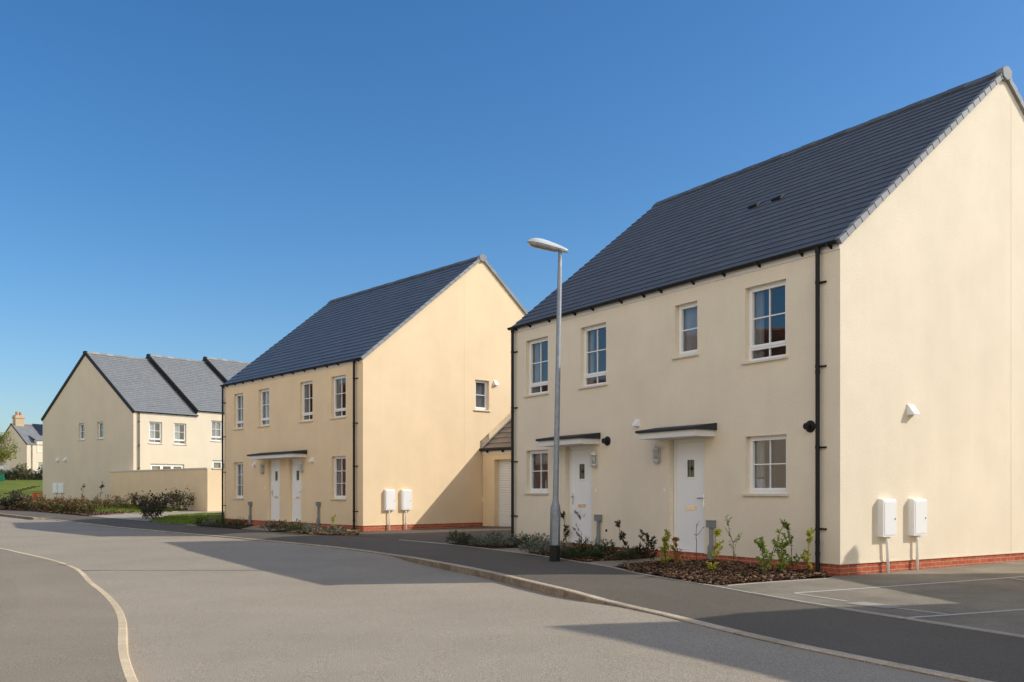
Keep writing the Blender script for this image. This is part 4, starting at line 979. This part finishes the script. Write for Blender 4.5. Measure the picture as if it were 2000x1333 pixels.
for k in range(6): clump(lv, (r.uniform(-.6, .6), r.uniform(-.4, .4), .5 + r.random() * 1.5), (.6, .6, .6), 150, .17, r)
tk.tube([(0, 0, -.1), (0, 0, 1.6)], .05, 5); tk.build('stems', 'trunk', db, normals=False); lv.build('leaves', 'lf_shr', db, normals=False)
# green cabinet
gp = G(8, 953.5) if False else Vector((-45.0, 83.0, 0)); gp = Vector((-44.9, 82.4, 0)); gp.z = T(gp.x, gp.y)
cb = empty('utility_cabinet', 'small dark green utility cabinet by the hedge at the left edge', 'cabinet', gp, .3)
MB().box(-.3, .3, -.2, .2, -.1, .62).build('body', 'green', cb); MB().box(-.33, .33, -.23, .23, .621, .66).build('lid', 'green', cb); MB().box(-.28, -.005, -.215, -.202, .05, .58).build('cabinet_door', 'green', cb)
MB().box(.005, .28, -.215, -.202, .05, .58).build('cabinet_door', 'green', cb)
# timber treads climbing the slope
for i in range(7):
    t = i / 6; y = 69.8 + 5.5 * t; x = (18 + 52 * t - 1000) / 1835 * y
    o = MB().box(-.33, .33, -.1, .1, -.15, .03).build('timber_step', 'timber', None, loc=(x, y, T(x, y))); o.rotation_euler = (0, 0, .12)
    tag(o, 'dark timber step in the flight climbing the grass slope', 'step', 'timber steps on the grass slope')
# wire fence
fy = 64.0; fx0, fx1 = -39.0, -31.5
fe = empty('wire_fence', 'thin wire mesh fence at the foot of the grass slope', 'fence', (fx0, fy, T(fx0, fy)))
wm = MB(); n = 60
for k in range(n): x = (fx1 - fx0) * k / (n - 1); wm.box(x - .006, x + .006, -.006, .006, 0, .62)
for k in range(5): wm.box(0, fx1 - fx0, -.0075, .0075, .05 + k * .14, .062 + k * .14)
wm.build('mesh_panel', 'wire', fe)
for k in range(4): x = (fx1 - fx0) * k / 3; MB().box(x - .03, x + .03, .01, .07, -.3, .7).build('post', 'wire', fe)
# orange barrier
bp = Vector((-31.4, 62.5, 0)); bp.z = T(bp.x, bp.y)
ob = empty('plastic_barrier', 'bright orange plastic barrier by the corner of the end terrace', 'barrier', bp, .15)
w = MB(); w.box(-.42, -.22, -.06, .06, 0, .52).box(.22, .42, -.06, .06, 0, .52).box(-.22, .22, -.05, .05, .40, .52).box(-.22, .22, -.04, .04, .1, .2); w.build('panel', 'orange', ob)
for s in (-.32, .32): MB().box(s - .06, s + .06, -.25, .25, -.06, -.002).build('foot', 'orange', ob)

# ------------------------------------------------------------------ street lamp
lp = G(1083, 1097, .115)
la_ = empty('street_lamp', 'galvanised street lamp column with a grey lantern, standing on the footway', 'street lamp', lp)
k = 1835 / lp.y; topz = (1097 - 492) / k; lx = 11 / k
col = MB(); P = lambda t: Vector((lx * t, 0, topz * t))
col.tube([P(-.02), P(.165), P(.178), P(.19), P(.2), P(.94), P(.945), P(1.0)], [.098, .098, .09, .066, .056, .043, .036, .036], 20)
cl = col.build('column', 'gal', la_, smooth=True)
MB().tube([P(-.02) , P(.052)], .101, 20).build('base_sleeve', 'black', cl)
MB().add([Vector((-.055 + .11 * a, -.102 - (.0 if a in (0, 1) else .0), z)) + Vector((lx * z / topz, 0, 0)) for z in (.32, .86) for a in (0, 1)], [(0, 1, 3, 2)]).build('access_door', 'gal', cl)
# lantern head: spine rising gently away from the column, shell above, glass bowl below
hd = MB(); gb = MB(); L = .74; ang = math.atan2(-.05, -1)
rings = []; segs = 14
prof = [(-.17, .052, .035), (-.10, .066, .06), (.0, .075, .085), (.12, .085, .105), (.28, .108, .125), (.42, .128, .135), (.54, .128, .125), (.64, .105, .095), (.71, .062, .05), (.735, .012, .015)]
dirv = Vector((-.985, -.17, 0)); sd = Vector((-.17, .985, 0)); 
H0v = P(1.0)
vs = []; fs = []; gv = []; gf = []
for i, (s, hw, th) in enumerate(prof):
    s *= .86; hw *= .9; th *= .85
    c = H0v + dirv * s + Vector((0, 0, .045 + .20 * s - .03 * s * s))
    for k2 in range(segs + 1):
        a = math.pi * k2 / segs; vs.append(c + sd * hw * math.cos(a) + Vector((0, 0, th * math.sin(a) ** .8)))
    for k2 in range(segs + 1):
        a = math.pi * k2 / segs; dep = (.07 if .1 < s < .57 else .035 if s < .61 else .012); gv.append(c + sd * hw * .93 * math.cos(a) - Vector((0, 0, dep * math.sin(a) ** .7 + .004)))
for i in range(len(prof) - 1):
    for k2 in range(segs): q = i * (segs + 1) + k2; fs.append((q, q + 1, q + segs + 2, q + segs + 1)); gf.append((q, q + 1, q + segs + 2, q + segs + 1))
n0 = segs + 1; fs.append(tuple(range(n0)));
hd.add(vs, fs); hh = hd.build('lamp_head', 'paint', la_, smooth=True)
gb.add(gv[:3 * n0], [f for f in gf if max(f) < 3 * n0]).build('underside', 'paint', hh, smooth=True)
g2 = MB(); g2.add(gv[2 * n0:], [tuple(i for i in f) for f in [tuple(j - 2 * n0 for j in f) for f in gf] if min(f) >= 0]); g2.build('glass_bowl', mat('lantern_lens', (.33, .31, .27), .18, .5, var=.25, vscale=9), hh, smooth=True)
MB().tube([H0v + dirv * .25 + Vector((0, 0, .07)), H0v + dirv * .5 + Vector((0, 0, .11))], .022, 8).build('bulb', 'blind', hh)
MB().tube([P(.985), P(1.0) + Vector((0, 0, .06))], .03, 12).build('spigot', 'gal', hh)

# ------------------------------------------------------------------ light
EL = R(34.0); sun_dir = Vector((math.cos(EL), -.062 * math.cos(EL), math.sin(EL))).normalized()      # towards the sun
sd_ = bpy.data.lights.new('sun', 'SUN'); sd_.energy = 2.3; sd_.angle = R(.5); sd_.color = (1.0, .955, .87)
so_ = bpy.data.objects.new('sun', sd_); COL.objects.link(so_); so_.rotation_euler = sun_dir.to_track_quat('Z', 'Y').to_euler()
w = bpy.data.worlds.new('World'); S.world = w; w.use_nodes = True; nt = w.node_tree
bg = nt.nodes['Background']; sk = nt.nodes.new('ShaderNodeTexSky'); sk.sky_type = 'NISHITA'; sk.sun_disc = False
sk.sun_elevation = EL; sk.sun_rotation = math.atan2(sun_dir.x, sun_dir.y); sk.altitude = 50; sk.air_density = 1.0; sk.dust_density = 1.2; sk.ozone_density = 4.0
W = nt.nodes.new; WL = nt.links.new
hs = W('ShaderNodeHueSaturation'); hs.inputs['Saturation'].default_value = 1.26; WL(sk.outputs[0], hs.inputs['Color'])
# bright cloud bank added behind the viewer, unseen, to fill the shaded fronts
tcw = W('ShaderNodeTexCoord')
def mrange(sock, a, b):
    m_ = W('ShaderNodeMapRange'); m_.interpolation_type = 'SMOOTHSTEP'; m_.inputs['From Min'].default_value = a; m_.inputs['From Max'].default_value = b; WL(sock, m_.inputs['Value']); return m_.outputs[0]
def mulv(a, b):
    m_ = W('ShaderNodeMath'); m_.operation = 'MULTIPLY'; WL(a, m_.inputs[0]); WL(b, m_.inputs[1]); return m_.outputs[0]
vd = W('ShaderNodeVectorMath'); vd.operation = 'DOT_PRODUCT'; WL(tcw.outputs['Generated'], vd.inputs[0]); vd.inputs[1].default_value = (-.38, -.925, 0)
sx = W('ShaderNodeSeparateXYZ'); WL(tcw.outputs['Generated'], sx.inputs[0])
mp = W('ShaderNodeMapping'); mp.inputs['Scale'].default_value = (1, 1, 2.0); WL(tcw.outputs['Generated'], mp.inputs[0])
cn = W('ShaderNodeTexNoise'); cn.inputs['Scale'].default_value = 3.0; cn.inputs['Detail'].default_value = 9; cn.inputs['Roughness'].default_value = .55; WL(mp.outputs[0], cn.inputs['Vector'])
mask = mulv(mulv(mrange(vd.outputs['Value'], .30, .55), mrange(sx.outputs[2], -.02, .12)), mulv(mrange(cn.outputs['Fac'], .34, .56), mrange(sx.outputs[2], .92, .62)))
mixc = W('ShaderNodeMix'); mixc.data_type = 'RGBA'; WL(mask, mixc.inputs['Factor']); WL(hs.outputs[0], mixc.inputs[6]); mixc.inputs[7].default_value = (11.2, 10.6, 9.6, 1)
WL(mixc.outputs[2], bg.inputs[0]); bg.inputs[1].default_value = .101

cam = bpy.data.cameras.new('camera'); co = bpy.data.objects.new('camera', cam); COL.objects.link(co)
co.location = (0, 0, ZC); co.rotation_euler = (R(90), 0, 0); cam.lens = 36 * F / 2000; cam.sensor_width = 36; cam.shift_y = (HY - 666.5) / 2000; cam.clip_end = 2000; cam.clip_start = .05
S.camera = co
S.view_settings.view_transform = 'Standard'; S.view_settings.look = 'None'; S.view_settings.exposure = .6; S.view_settings.gamma = 1
